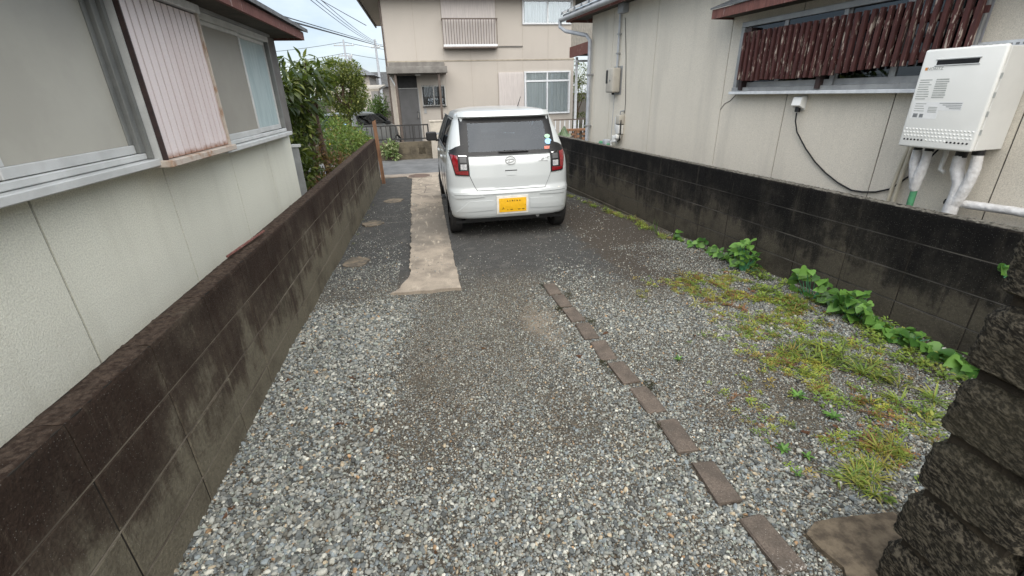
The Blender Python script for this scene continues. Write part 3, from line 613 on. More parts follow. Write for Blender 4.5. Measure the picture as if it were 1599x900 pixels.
tm.f = [(2*k, 2*k+2, 2*k+3, 2*k+1) for k in range(8)]+[tuple(range(0, 18, 2))]; tme = tm.mesh('roof_tile', M['tile'], True)
for i in range(44): link('roof_tile', tme, rfo, (.165, 8.52-i*.265, 2.655))
gu = MB().tube([(.165, -3.4, 2.59), (.165, 8.56, 2.58)], .036, 10).build('gutter_pipe', 'alu_d', ev, True)
MB().tube([(.155, 8.57, 2.60), (.155, 8.57, 2.48), (.19, 8.4, 2.40), (.40, 8.02, 2.30), (.43, 7.94, 2.22), (.435, 7.93, 1.2), (.435, 7.93, .2)], .030, 10).build('downpipe', 'pvc', rh, True)
for z in (.9, 1.7): box('pipe_bracket', 'alu_d', rh, .39, .5, 7.895, 7.965, z, z+.025)
MB().tube([(.47, 7.04, 2.57), (.47, 7.04, 1.43)], .016, 8).build('service_conduit', 'pvc', rh, True)
for z in (1.95, 2.2): box('pipe_bracket', 'alu_d', rh, .448, .5, 7.015, 7.065, z, z+.018)
box('junction_box', 'pvc', rh, .41, .5, 6.86, 7.02, 2.46, 2.58, .008)
MB().tube([(.492, 6.93, 2.4), (.494, 6.84, 1.9), (.492, 6.76, 1.3), (.49, 6.76, 1.14)], .004, 5).build('thin_wire', 'cable', rh)
for s_ in (7.0,): MB().tube([(.497, 7.12, 1.42), (.497, 7.14, 1.0), (.497, 7.16, .5)], .004, 5).build('thin_wire', 'pvc', rh)
mt = thing('electricity_meter', 'beige electricity meter box on the right house wall above the block wall', 'electricity meter', RW(.43, 7.05, 1.6), AR)
box('case', 'meter', mt, -.07, .065, -.10, .13, -.17, .17, .025); box('window', 'black', mt, -.074, -.069, .06, .115, -.04, .14); MB().tube([(-.072, -.02, 0), (-.082, -.02, 0)], .012, 10).build('seal', 'alu_d', mt)
MB().tube([(.0, .0, -.165), (.0, .0, -.20)], .02, 8).build('cable_gland', 'black', mt); box('back_plate', 'alu_d', mt, .066, .07, -.13, .14, -.2, .19)
te = thing('telecom_box', 'cluster of small cream telephone terminal boxes low on the right house wall', 'terminal box', RW(.46, 6.82, .95), AR)
box('upper_case', 'meter', te, -.05, .04, -.06, .06, .04, .17, .012); box('lower_case', 'white_s', te, -.045, .04, -.05, .055, -.10, .03, .012); box('side_case', 'white_s', te, -.03, .04, .065, .12, -.06, .14, .01)
MB().tube([(-.01, -.01, .17), (-.01, -.01, .22), (.03, -.06, .23)], .012, 6).build('bracket', 'alu_d', te, True)
MB().tube([(-.02, -.055, .1), (-.03, -.08, -.08), (-.02, -.05, -.19), (-.01, .05, -.22), (0, .15, -.21)], .010, 6).build('cable', 'black', te, True)
box('terminal', 'white_e', te, -.06, .02, -.03, .05, -.17, -.11, .012); box('terminal', 'white_s', te, -.05, .03, .06, .15, -.21, -.13, .012)
gp = thing('gas_fitting', 'pale green and grey pipe fittings just above the right block wall', 'pipe fitting', RW(.40, 7.1, .68), AR)
MB().tube([(0, .22, .0), (0, -.1, -.02)], .035, 8).build('pipe', 'green_pipe', gp, True); box('valve', 'pvc', gp, -.05, .05, -.05, .06, -.03, .07, .02); MB().tube([(0, -.15, -.1), (0, -.15, .05), (.04, -.25, .06)], .02, 8).build('pipe', 'alu', gp, True)
# window with lattice
rwn = box('window', 'alu_d', rh, .42, .5, 2.5, 4.5, 1.42, 1.455, .003)
box('frame', 'alu_d', rwn, .43, .5, 2.5, 4.5, 1.985, 2.03, .003); box('frame', 'alu_d', rwn, .43, .5, 4.455, 4.5, 1.456, 1.984, .003); box('sill', 'alu_w', rwn, .405, .5, 2.45, 4.52, 1.392, 1.419, .003)
for a, b, xx in ((3.98, 4.45, .475), (3.40, 3.99, .455), (2.95, 3.42, .475), (2.5, 2.96, .455)):
    box('sash', 'alu_d', rwn, xx-.012, xx+.012, a, b, 1.456, 1.50); box('stile', 'alu_d', rwn, xx-.011, xx+.011, a, a+.035, 1.501, 1.984); box('stile', 'alu_d', rwn, xx-.011, xx+.011, b-.035, b, 1.501, 1.984)
    box('pane', 'glass_dark', rwn, xx-.003, xx+.003, a+.0355, b-.0355, 1.501, 1.984)
box('curtain', 'curtain_d', rwn, .49, .495, 2.5, 4.45, 1.46, 1.98)
lat = box('lattice', 'slat', rh, .392, .408, 2.46, 4.375, 1.60, 1.64); lat.rotation_euler = (0, 0, 0)
box('lattice_rail', 'slat', lat, .392, .408, 2.46, 4.375, 1.82, 1.86)
slm = [MB().box(-.018, .016, -.0135, .0135, 0, .42, .002).mesh('slat', M['slat']) for _ in range(1)][0]
for i in range(33):
    s_ = 4.36-i*.0585; z0 = 1.513+max(0, 3.6-s_)*.072+random.gauss(0, .004); so_ = link('slat', slm, lat, (.372, s_, z0)); so_.rotation_euler = (0, R(random.gauss(0, .4)), 0); so_.scale.z = (1.93+max(0, 3.6-s_)*.02-z0)/.42
for s_ in (4.37, 3.5, 2.66): box('lattice_bracket', 'brown_dark', lat, .40, .5, s_-.02, s_+.02, 1.43, 1.58)
box('lattice_bracket', 'brown_dark', lat, .41, .5, 4.34, 4.40, 1.86, 1.97)
cn = box('window_canopy', 'soffit', rh, .272, .5, .6, 4.71, 2.10, 2.12); box('fascia', 'fascia', cn, .25, .271, .6, 4.735, 2.085, 2.165); box('fascia', 'fascia', cn, .272, .5, 4.711, 4.733, 2.085, 2.17)
MB().add([(.235, .6, 2.168), (.235, 4.75, 2.168), (.5, 4.75, 2.26), (.5, .6, 2.26), (.235, .6, 2.182), (.235, 4.75, 2.182), (.5, 4.75, 2.274), (.5, .6, 2.274)], [(0, 1, 2, 3), (4, 5, 6, 7), (0, 1, 5, 4), (1, 2, 6, 5), (3, 0, 4, 7)]).build('sheet', 'roof', cn)
for pts in ([(.497, 4.50, 1.40), (.497, 4.58, 1.33), (.497, 4.66, 1.30), (.497, 4.712, 1.24)],): MB().tube(pts, .003, 5).build('wall_crack', 'joint', rh)
# outlet, cable, heater
ot = thing('wall_outlet', 'white weatherproof wall outlet with a black plug under the lattice window', 'outlet', RW(.5, 3.69, 1.32), AR)
box('plate', 'white_s', ot, -.012, 0, -.045, .045, -.06, .05, .003)
MB().prism([(-.075, -.02), (-.06, .045), (-.012, .055), (-.012, -.045), (-.03, -.045)], -.045, .045, axis=1).build('hood', 'white_e', ot); box('plug', 'black', ot, -.055, -.02, -.018, .018, -.075, -.03, .005)
cb = MB().tube([(.458, 3.69, 1.24), (.465, 3.69, 1.17), (.475, 3.66, 1.08), (.482, 3.54, .95), (.484, 3.42, .85), (.486, 3.30, .775), (.486, 3.17, .715), (.486, 3.04, .677), (.486, 2.95, .68), (.486, 2.85, .698), (.486, 2.75, .74), (.484, 2.66, .84), (.48, 2.58, .95), (.45, 2.5, 1.06)], .0065, 6).build('power_cable', 'cable', None, True, (XR, 0, 0), AR)
tag(cb, 'black cable drooping from the wall outlet to the water heater', 'cable')
ht = thing('water_heater', 'white wall-mounted gas water heater with wrapped pipes on the right house', 'water heater', RW(.25, 2.41, 1.355), AR)
box('case', 'white_s', ht, .012, .245, -.205, .21, -.28, .275, .006); cv = box('front_cover', 'white_e', ht, -.018, .0115, -.205, .212, -.285, .285, .016)
box('exhaust_slot', 'black', ht, -.0205, -.0175, -.092, .125, .197, .222, .0); MB().tube([(-.019, -.10, .1925), (-.019, .133, .1925)], .0035, 6).build('slot_trim', 'alu', ht); MB().tube([(-.019, -.10, .2265), (-.019, .133, .2265)], .0035, 6).build('slot_trim', 'alu', ht)
ind = [(.030, -.19, .19), (.050, -.19, .19)]
dm = MB(); dm.tube([(-.0205, 0, 0), (-.0165, 0, 0)], .0055, 8); dme = dm.mesh('vent_hole', M['black'])
for i in range(6): link('vent_hole', dme, ht, (0, .180-i*.021, -.237)); link('vent_hole', dme, ht, (0, -.068-i*.021, -.239))
em = MB().add([(-.022, 0, 0), (-.0178, .007, -.006), (-.0178, -.007, -.006), (-.0178, .007, .006), (-.0178, -.007, .006)], [(0, 1, 2), (0, 2, 4), (0, 4, 3), (0, 3, 1)]).mesh('emboss', M['white_e'])
for r_ in range(3):
    for i in range(19): link('emboss', em, ht, (0, .185-i*.0205+(.01 if r_ % 2 else 0), -.213+r_*.02))
for i in range(6): link('emboss', em, ht, (0, .05-i*.0205, -.236))
for i in range(4): box('hinge_slot', 'print', ht, -.004, .0, -.2155, -.2055, -.19+i*.1, -.16+i*.1)
def decal(mat, y0, y1, z0, z1, x=-.0187): return box('printed_label', mat, ht, x, -.0178, y0, y1, z0, z1)
decal('print_p', .035, .185, -.11, -.012); decal('print_p', -.085, .052, -.06, -.010, -.0186)
for k in range(9):
    decal('print', .115+random.uniform(0, .02), .190, .112-k*.0135, .117-k*.0135, -.0192); decal('print', .025+random.uniform(0, .01), .098, .112-k*.0125, .119-k*.0125, -.0192)
for k in range(4): decal('print', .045, .095, -.045-k*.009, -.040-k*.009, -.0192); decal('print', .11+random.uniform(0, .02), .175, -.025-k*.014, -.020-k*.014, -.0192); decal('print_d', -.08, .04-.02*k, -.020-k*.010, -.0165-k*.010, -.0192)
decal('print_d', .145, .172, -.103, -.080, -.0193); decal('print_d', .112, .134, -.103, -.082, -.0193); decal('orange', .166, .182, .169, .185, -.0192)
tmx = text_mesh('NORITZ', .024); tmx.materials.append(M['print']); to = link('lettering', tmx, ht, (-.0192, .125, .177)); to.rotation_euler = (R(90), 0, R(-90))
box('mounting_bracket', 'alu_w', ht, .236, .245, -.19, .10, .2755, .315); 
for i in range(8): box('bracket_hole', 'print_d', ht, .2345, .2355, -.17+i*.032, -.153+i*.032, .288, .300)
box('bracket_tab', 'alu_w', ht, .10, .14, .02, .05, .2755, .295)
def pipe(name, mat, pts, r, n=10): return MB().tube([(p[0]-.25, p[1]-2.41, p[2]-1.355) for p in pts], r, n).build(name, mat, ht, True)
pipe('collar', 'black', [(.38, 2.585, 1.08), (.38, 2.585, 1.035)], .024); pipe('collar', 'black', [(.38, 2.515, 1.08), (.38, 2.515, 1.035)], .024); pipe('collar', 'black', [(.38, 2.33, 1.08), (.38, 2.33, 1.02)], .03); pipe('collar', 'black', [(.36, 2.235, 1.08), (.36, 2.235, 1.045)], .03)
pipe('wrapped_pipe', 'wrap', [(.38, 2.585, 1.04), (.38, 2.58, .96), (.38, 2.555, .88), (.38, 2.53, .80)], [.026, .029, .032, .026]); pipe('wrapped_pipe', 'wrap', [(.375, 2.515, 1.04), (.375, 2.515, .96), (.375, 2.525, .88), (.378, 2.53, .80), (.38, 2.525, .775)], [.024, .027, .034, .03, .022])
pipe('green_pipe', 'green_pipe', [(.38, 2.527, .79), (.38, 2.52, .2)], .020)
pipe('wrapped_pipe', 'wrap', [(.38, 2.335, 1.03), (.38, 2.325, .95), (.38, 2.285, .87), (.38, 2.28, .78), (.38, 2.285, .70), (.38, 2.28, .55)], [.032, .036, .037, .036, .04, .03])
pipe('wrapped_pipe', 'wrap', [(.36, 2.235, 1.05), (.36, 2.225, .97), (.365, 2.23, .90), (.372, 2.25, .81), (.378, 2.272, .745), (.38, 2.28, .71)], [.027, .029, .03, .032, .034, .03])
pipe('wrapped_pipe', 'wrap', [(.40, 2.30, .748), (.41, 2.22, .742), (.42, 2.0, .75), (.42, 1.6, .745), (.42, .8, .74)], [.022, .026, .025, .026, .025])
pipe('drain_elbow', 'white_s', [(.42, 2.44, 1.08), (.42, 2.44, .98), (.41, 2.435, .93), (.40, 2.40, .915)], [.014, .014, .013, .010]); pipe('valve', 'black', [(.42, 2.35, .735), (.42, 2.31, .735)], .018); pipe('valve', 'alu', [(.42, 2.33, .69), (.42, 2.33, .79)], .014)
cdt = thing('conduit', 'pair of beige conduits running down the wall beside the water heater', 'conduit', (XR, 0, 0), AR)
for d in (0, .035): MB().tube([(.48, 2.775+d, 2.3), (.478, 2.745+d*.8, 1.95), (.478, 2.70+d*.6, 1.66), (.475, 2.685+d*.5, 1.35), (.47, 2.685+d*.6, 1.05), (.465, 2.69+d, .85), (.465, 2.70+d*1.2, .4)], .0125, 8).build('tube', 'cond', cdt, True)

# ------------------------------------------------------------------ house across the street
oh = thing('house', 'two-storey cream house across the street with grey front door and balcony rail', 'house', (2.2, 17.5, 0))
def ob(name, mat, par, x0, x1, y0, y1, z0, z1, b=0.): return lbox(name, mat, par, x0, x1, y0, y1, z0, z1, b, oh)
xe = [-1.05, -.05, .87, 1.80, 2.72, 3.64, 4.56, 5.53]
for a, b in zip(xe[:-1], xe[1:]):
    ob('wall_panel', 'stucco_o', oh, a+.004, b-.004, 17.5, 17.58, -.3, 2.525); ob('wall_panel', 'stucco_o', oh, a+.004, b-.004, 17.5, 17.58, 2.565, 5.2)
ob('wall_core', 'joint_o', oh, -1.04, 5.52, 17.505, 24, -.3, 5.2); ob('string_course', 'joint_o', oh, -1.055, 5.535, 17.485, 17.503, 2.525, 2.564)
ob('side_wall', 'stucco_o', oh, -1.056, -1.042, 17.581, 24, -.3, 5.2)
rfh = ob('roof', 'roof', oh, -1.78, 6.2, 16.9, 24.6, 4.46, 4.62); ob('soffit', 'stucco_o', rfh, -1.74, -1.06, 16.95, 24.2, 4.42, 4.455); ob('fascia', 'black', rfh, -1.80, -1.745, 16.9, 24.4, 4.36, 4.458); ob('soffit', 'stucco_o', rfh, -1.05, 6.1, 16.95, 17.49, 4.42, 4.455)
MB().tube([(-3.28, -.02, 4.4), (-3.28, -.02, -.3)], .028, 8).build('downpipe', 'post', oh, True)
# door and porch
ob('door_surround', 'conc_post', oh, -.93, -.80, 17.42, 17.499, -.2, 2.12); dr = ob('door', 'door', oh, -.78, -.13, 17.455, 17.49, -.1, 1.69, .004)
ob('transom', 'trim', dr, -.78, -.13, 17.465, 17.488, 1.72, 2.10); ob('transom_back', 'trim', dr, -.78, -.13, 17.491, 17.499, 1.72, 2.10); ob('door_frame', 'alu_d', dr, -.80, -.11, 17.445, 17.498, 1.695, 1.716); ob('door_frame', 'alu_d', dr, -.128, -.10, 17.445, 17.498, -.1, 1.69)
MB().tube([(-2.39, -.07, .72), (-2.39, -.11, .76), (-2.39, -.11, .92), (-2.39, -.07, .96)], .014, 6).build('handle', 'chrome', dr, True)
cpy = ob('porch_canopy', 'canopy', oh, -1.06, .90, 16.55, 17.49, 2.14, 2.34, .01); ob('flashing', 'canopy', cpy, -1.0, .85, 17.40, 17.497, 2.345, 2.52)
ob('porch_lamp', 'white_s', oh, -.16, .02, 17.0, 17.1, 2.08, 2.138, .01)
for x_ in (-.80, .62): ob('porch_post', 'post', oh, x_-.035, x_+.035, 16.66, 16.73, -.3, 2.138)
MB().tube([(-3.0, -.8, 1.72), (-3.18, -.2, 2.05)], .02, 6).build('brace', 'alu', oh)
ob('intercom', 'alu_d', oh, .03, .12, 17.47, 17.499, .88, 1.04)
def owin(x0, x1, z0, z1, mull, back, frame='alu_w', bars=None, tr=None, fw=.05):
    w = ob('window', frame, oh, x0, x1, 17.44, 17.499, z0, z0+fw, .004)
    ob('frame', frame, w, x0, x1, 17.44, 17.499, z1-fw, z1); ob('frame', frame, w, x0, x0+fw, 17.441, 17.499, z0+fw, z1-fw); ob('frame', frame, w, x1-fw, x1, 17.441, 17.499, z0+fw, z1-fw)
    for mx_ in mull: ob('mullion', frame, w, mx_-.025, mx_+.025, 17.445, 17.49, z0+fw, z1-fw)
    if tr: ob('transom_bar', frame, w, x0+fw, x1-fw, 17.437, 17.4445, tr-.03, tr+.03)
    edges = [x0+fw]+list(mull)+[x1-fw]
    for a, b in zip(edges[:-1], edges[1:]): ob('pane', 'glass', w, a+.026, b-.026, 17.470, 17.473, z0+fw, z1-fw)
    q = oh.location; MB().grid(lambda u, v: (u-q.x, 17.488+.007*math.sin(u*58+math.sin(u*9)*2)-q.y, v), [x0+fw+(x1-x0-2*fw)*i/90 for i in range(91)], [z0+fw, z1-fw]).build('curtain', back, w, True)
    if bars:
        for k in range(bars): xx = x0+(x1-x0)*(k+.5)/bars; ob('bar', 'iron', w, xx-.008, xx+.008, 17.40, 17.415, z0-.02, z1+.02)
        ob('bar_rail', 'iron', w, x0-.02, x1+.02, 17.401, 17.414, z0-.05, z0-.02)
    return w
owin(3.64, 5.42, 3.63, 4.36, [4.53], 'curtain_d'); owin(3.68, 5.40, .73, 2.17, [4.53], 'curtain', tr=1.85); owin(.01, .82, 1.12, 1.78, [.41], 'trim', 'alu', 16, fw=.035)
ob('shutter', 'shut_o', oh, 2.745, 3.66, 17.46, 17.499, .73, 2.15, .004)
for k in range(18): ob('shutter_rib', 'shut_o', oh, 2.77+k*.049, 2.79+k*.049, 17.452, 17.4595, .78, 2.1)
ob('ledge', 'canopy', oh, 2.73, 3.64, 17.46, 17.499, 2.955, 2.985)
bs = ob('balcony_shutter', 'shut_o', oh, .89, 2.70, 17.46, 17.499, 2.93, 4.42)
for k in range(37): ob('shutter_rib', 'shut_o', bs, .91+k*.049, .93+k*.049, 17.45, 17.4595, 2.96, 4.40)
bal = ob('balcony', 'post', oh, .87, 2.73, 17.2, 17.46, 2.90, 2.94)
ob('handrail', 'post', bal, .87, 2.73, 17.2, 17.23, 3.75, 3.79); ob('bottom_rail', 'alu_w', bal, .89, 2.71, 17.2, 17.225, 2.96, 3.02)
for k in range(21): xx = .89+k*.0908; ob('baluster', 'post', bal, xx-.009, xx+.009, 17.203, 17.221, 3.02, 3.75)
for x_ in (.87, 2.71): ob('side_rail', 'post', bal, x_, x_+.02, 17.231, 17.46, 3.75, 3.79)
# ------------------------------------------------------------------ street frontage opposite
sw = thing('block_wall', 'low brown block wall under the black railing across the street', 'wall', (-.7, 13.6, 0))
bmx = MB().box(0, .395, 0, .12, 0, .163, .006).mesh('block', M['block_s'])
for r in range(3):
    for c in range(9): link('block', bmx, sw, (-2.73+c*.4+(.2 if r % 2 else 0)-(.2 if c == 8 and r % 2 else 0), -.1, -.22+r*.168))
MB().box(-2.72, .83, -.094, .014, -.3, .28).build('mortar', 'mortar_l', sw)
fn = thing('railing', 'black metal railing on the low wall in front of the cream house', 'railing', (-.7, 13.56, 0))
for z in (.34, .70): box('rail', 'iron', fn, -2.6, .80, -.02, .015, z, z+.035)
for k in range(27): box('bar', 'iron', fn, -2.55+k*.128, -2.53+k*.128, -.01, .006, .376, .699)
for x_ in (-2.6, -1.2, -.25, .36, .78): box('post', 'iron', fn, x_-.02, x_+.02, -.022, .018, .285, .738)
gpo = thing('gate_post', 'pale concrete gate post behind the car mirror across the street', 'gate post', (.33, 13.6, 0)); box('shaft', 'conc_post', gpo, -.19, .2, -.12, .14, -.3, .78, .008); box('cap', 'conc_post', gpo, -.205, .215, -.135, .155, .782, .82, .006); box('letter_slot', 'alu_d', gpo, -.1, .1, -.124, -.119, .45, .5)
rw2 = thing('lattice_wall', 'reddish-brown openwork brick wall beside the cream house', 'wall', (4.3, 13.3, 0))
lb = MB().box(0, .16, 0, .1, 0, .06, .004).mesh('brick', M['board'])
for r in range(9):
    for c in range(7): 
        if r < 5 or (r+c) % 2 == 0: link('brick', lb, rw2, (-.35+c*.165+(.08 if r % 2 else 0), 0, -.15+r*.062))
MB().box(-.36, .95, -.01, .11, .41, .47, .004).build('coping', 'board', rw2)
rl2 = thing('railing', 'thin brown railing above the openwork brick wall beside the cream house', 'railing', (4.1, 13.5, 0)); box('rail', 'post', rl2, -.4, 1.0, 0, .03, .70, .73)
for k in range(10): box('bar', 'alu_w', rl2, -.35+k*.14, -.325+k*.14, .005, .025, -.1, .70)
nt_ = MB()
nt_.grid(lambda u, v: (3.92+.22*u+.05*math.sin(v*9+u*4), 13.2+.12*math.sin(u*6+v*3), -.15+.72*v*(1-.35*abs(u))), [-1+i*.1 for i in range(21)], [i/14 for i in range(15)]); o = nt_.build('garden_net', simple('green_net', (.20, .30, .17), (.34, .40, .28), 25, .8), None, True); tag(o, 'crumpled green net draped behind the right rear of the car', 'net')
bc = thing('balcony', 'red-brown balcony beam with cream railing right of the cream house', 'balcony', (5.0, 15, 2.5))
box('beam', 'fascia', bc, -.04, .02, -2.2, 1.2, .0, .31); box('floor', 'soffit', bc, .021, 2.2, -2.2, 1.2, .05, .2); box('rail', 'post', bc, -.03, .01, -2.2, 1.2, 1.0, 1.05)
for k in range(20): box('slat', 'conc_post', bc, -.02, .005, -2.15+k*.165, -2.02+k*.165, .312, .999)
box('post', 'alu_w', bc, .1, .17, .9, .97, -2.8, .0); box('pipe', 'alu_w', bc, -.02, .4, .6, .66, -.16, -.10)
bd = MB().add([(-.955, 9.50, -.3), (-.955, 9.535, -.3), (-.89, 9.50, -.3), (-.89, 9.535, -.3), (-.975, 9.35, 1.03), (-.975, 9.385, 1.03), (-.91, 9.36, 1.06), (-.91, 9.395, 1.06)], [(0, 1, 3, 2), (4, 6, 7, 5), (0, 2, 6, 4), (1, 5, 7, 3), (0, 4, 5, 1), (2, 3, 7, 6)]).build('wooden_board', 'board'); bd.location = (0, .05, 0); tag(bd, 'orange-brown weathered board leaning on the street end of the left wall', 'board')

# ------------------------------------------------------------------ cars
PZ = [.255, .27, .30, .36, .46, .545, .575, .60, .64, .72, .80, .88, .945, .985, 1.05, 1.12, 1.20, 1.28, 1.345, 1.375, 1.40, 1.425, 1.45, 1.47, 1.487, 1.497, 1.50]
def prof(zs, vs):
    return lambda z: float(np.interp(z, zs, vs))
f_yr = prof([.25, .27, .31, .40, .545, .575, .605, .72, .88, .945, .985, 1.12, 1.345, 1.375, 1.40, 1.425, 1.45, 1.47, 1.487, 1.497, 1.50], [.05, .025, .010, 0, .002, .012, .038, .042, .058, .085, .112, .185, .325, .315, .31, .335, .43, .58, .80, 1.05, 1.3])
f_w = prof([.25, .27, .31, .46, .60, .80, .945, 1.05, 1.20, 1.345, 1.40, 1.425, 1.45, 1.47, 1.487, 1.497, 1.50], [.700, .712, .722, .733, .7375, .734, .715, .690, .645, .590, .566, .545, .50, .44, .34, .21, .05])
f_yf = prof([.19, .25, .40, .60, .80, .90, .945, .985, 1.05, 1.345, 1.40, 1.45, 1.487, 1.50], [3.25, 3.34, 3.39, 3.395, 3.36, 3.25, 3.05, 2.82, 2.70, 2.18, 2.08, 1.90, 1.65, 1.4])
ND, DD = 3.9, .38
def rear_y(x, z, off=0.):
    t = min(.9995, abs(x)/f_w(z)); return f_yr(z)+DD*(1-(1-t**ND)**(1/ND))-off
def plan(z, inset=0.):
    w, yr, yf = f_w(z)-inset, f_yr(z)+inset, f_yf(z)-inset; D = min(DD, (yf-yr)*.45); F = min(.75, (yf-yr)*.5); pts = []
    for k in range(29):
        a = (k/28)*math.pi/2; c, s = math.sin(a)**(2/ND), math.cos(a)**(2/ND); pts.append((w*c, yr+D*(1-s)))
    ya, yb_ = yr+D, yf-F
    for k in range(1, 70): pts.append((w, ya+(yb_-ya)*k/70))
    for k in range(21):
        a = (k/20)*math.pi/2; c, s = math.cos(a)**(2/2.6), math.sin(a)**(2/2.6); pts.append((w*c, yb_+F*s))
    return pts+[(-x, y) for x, y in pts[-2:0:-1]]
AX = [(.47, .268), (2.925, .268)]
def side_win(y, z):
    return .995 < z < 1.335 and .62+(z-.99)*.12 < y < 2.62-(z-.99)*1.25
def make_car(name, label, paint, loc, rz, scale):
    root = thing(name, label, 'car', loc, rz); root.scale = (scale,)*3
    zs = []
    for a, b in zip(PZ[:-1], PZ[1:]):
        n = max(1, int(round((b-a)/.018))); zs += [a+(b-a)*k/n for k in range(n)]
    zs.append(PZ[-1])
    def shell(inset, mat, nm):
        rows = [plan(z, inset) for z in zs]; n = len(rows[0]); vs = [(x, y, z-(inset*.8 if z > 1.4 else 0)) for r, z in zip(rows, zs) for x, y in r]
        V = [list(v) for v in vs]
        for v in V:
            if abs(v[0]) > .6 and v[2] < .62:
                for ay, az in AX:
                    d = math.hypot(v[1]-ay, v[2]-az)
                    if abs(d-.278) < .013: k = .278/d; v[1] = ay+(v[1]-ay)*k; v[2] = az+(v[2]-az)*k
        fs = []
        for j in range(len(zs)-1):
            for k in range(n):
                q = (j*n+k, j*n+(k+1) % n, (j+1)*n+(k+1) % n, (j+1)*n+k); c = [sum(vs[i][a] for i in q)/4 for a in range(3)]
                if abs(c[0]) > .6 and any(math.hypot(c[1]-ay, c[2]-az) < .276 for ay, az in AX): continue
                if 1.0 < c[2] < 1.325 and c[1] < .9 and abs(c[0]) < .50: continue
                if 1.0 < c[2] < 1.34 and c[1] > 2.0 and abs(c[0]) < f_w(c[2])-.10: continue
                if abs(c[0]) > f_w(c[2])-.03 and side_win(c[1], c[2]): continue
                fs.append(q)
        fs.append(tuple(range((len(zs)-1)*n, len(zs)*n)))
        m = MB(); m.v = [tuple(v) for v in V]; m.f = fs; m.v = [(x, y, z if z < 1.4 else 1.4+(z-1.4)*.62) for x, y, z in m.v]; o = m.build(nm, mat, root, True); return o
    body = shell(0, paint, 'body'); shell(.028, 'trim', 'interior_trim')
    def rpatch(nm, mat, par, poly, off, n=14, thick=.0, smooth=True):
        # poly: function (u,v in 0..1)->(x,z) laid on the tail surface
        m = MB(); us = [i/n for i in range(n+1)]
        def f(u, v): x, z = poly(u, v); return (x, rear_y(x, z, off), z)
        m.grid(f, us, us); o0 = len(m.v)
        if thick:
            rim = [(i, 0) for i in range(n+1)]+[(n, j) for j in range(1, n+1)]+[(i, n) for i in range(n-1, -1, -1)]+[(0, j) for j in range(n-1, 0, -1)]
            idx = [i*(n+1)+j for i, j in rim]; m.v += [(m.v[i][0], m.v[i][1]+thick, m.v[i][2]) for i in idx]; q = len(idx)
            m.f += [(idx[a], idx[(a+1) % q], o0+(a+1) % q, o0+a) for a in range(q)]
        return m.build(nm, mat, par, smooth)
    def quad(bl, br, tl, tr): return lambda u, v: ((bl[0]*(1-u)+br[0]*u)*(1-v)+(tl[0]*(1-u)+tr[0]*u)*v, (bl[1]*(1-u)+br[1]*u)*(1-v)+(tl[1]*(1-u)+tr[1]*u)*v)
    # tailgate panel and its gap
    def hatch(e):
        def f(u, v):
            z = .588-e+(.955-.588+2*e)*v; k = max(0, (z-.588)/.19); hw = (.40+.085*min(1, k)**.8)+e; return ((2*u-1)*hw, z)
        return f
    rpatch('tailgate_gap', 'gapd', root, hatch(.006), .0015, 20); tg = rpatch('tailgate', paint, root, hatch(0), .007, 22, .006)
    # rear window
    def gw(z, e=0): return np.interp(z, [.965, 1.34], [.56, .54])+e
    rpatch('window_border', 'black', root, lambda u, v: ((2*u-1)*gw(.965+.39*v), .965+.04*v), .005, 16)
    rpatch('window_border', 'black', root, lambda u, v: ((2*u-1)*gw(1.3), 1.305+.052*v), .005, 16)
    for s in (-1, 1): rpatch('window_border', 'black', root, lambda u, v: (s*(gw(1.004+.302*v)-.09*(1-u)), 1.004+.302*v), .005, 12)
    gl = rpatch('rear_window', 'glass_dark', root, lambda u, v: ((2*u-1)*.49, 1.003+.304*v), .004, 16)
    MB().tube([(x, rear_y(x, 1.005)-.02, .992+.006*math.cos(x*3)) for x in [-.13+i*.05 for i in range(8)]], [.008, .012, .013, .013, .012, .011, .010, .008], 8).build('wiper', 'black', root, True)
    # roof spoiler lip
    m = MB(); m.grid(lambda u, v: ((2*u-1)*.545, rear_y((2*u-1)*.545, 1.40)-.045*(1-v)+.0, 1.373+.052*v), [i/20 for i in range(21)], [0, .3, .6, 1]); m.grid(lambda u, v: ((2*u-1)*.545, rear_y((2*u-1)*.545, 1.40)-.045*(1-v)+.0, 1.373-.008*v), [i/20 for i in range(21)], [0, .5, 1]); m.build('spoiler', paint, root, True)
    # lamps
    for s in (-1, 1):
        lp = rpatch('tail_lamp', 'black', root, quad((s*.478, .752), (s*.640, .762), (s*.478, 1.0), (s*.695, 1.015)), .012, 12, .02)
        rpatch('upper_panel', 'black', lp, quad((s*.478, 1.0), (s*.69, 1.015), (s*.51, 1.09), (s*.61, 1.06)), .009, 8, .012)
        rpatch('red_lens', 'red_lamp', lp, quad((s*.600, .812), (s*.642, .806), (s*.600, .972), (s*.676, .985)), .019, 8, .01); rpatch('red_lens', 'red_lamp', lp, quad((s*.492, .764), (s*.626, .774), (s*.492, .810), (s*.645, .805)), .019, 8, .01)
        rpatch('clear_lens', 'clear_lamp', lp, quad((s*.505, .822), (s*.575, .822), (s*.505, .882), (s*.575, .882)), .018, 6, .01); rpatch('dark_lens', 'door', lp, quad((s*.505, .90), (s*.578, .90), (s*.505, .955), (s*.578, .958)), .016, 6, .01); rpatch('lens_edge', 'chrome', lp, quad((s*.498, .963), (s*.587, .967), (s*.498, .972), (s*.587, .976)), .019, 4, .006)
        rpatch('sensor', 'plate_rim', root, lambda u, v: (s*.58+(u-.5)*.024, .556+v*.022), .004, 4, .004)
        rpatch('bumper_crease', paint, root, quad((s*.33, .515), (s*.66, .50), (s*.34, .535), (s*.70, .535)), .010, 10, .012)
        rpatch('bumper_flare', paint, root, quad((s*.215, .36), (s*.66, .335), (s*.215, .47), (s*.50, .47)), .008, 10, .010)
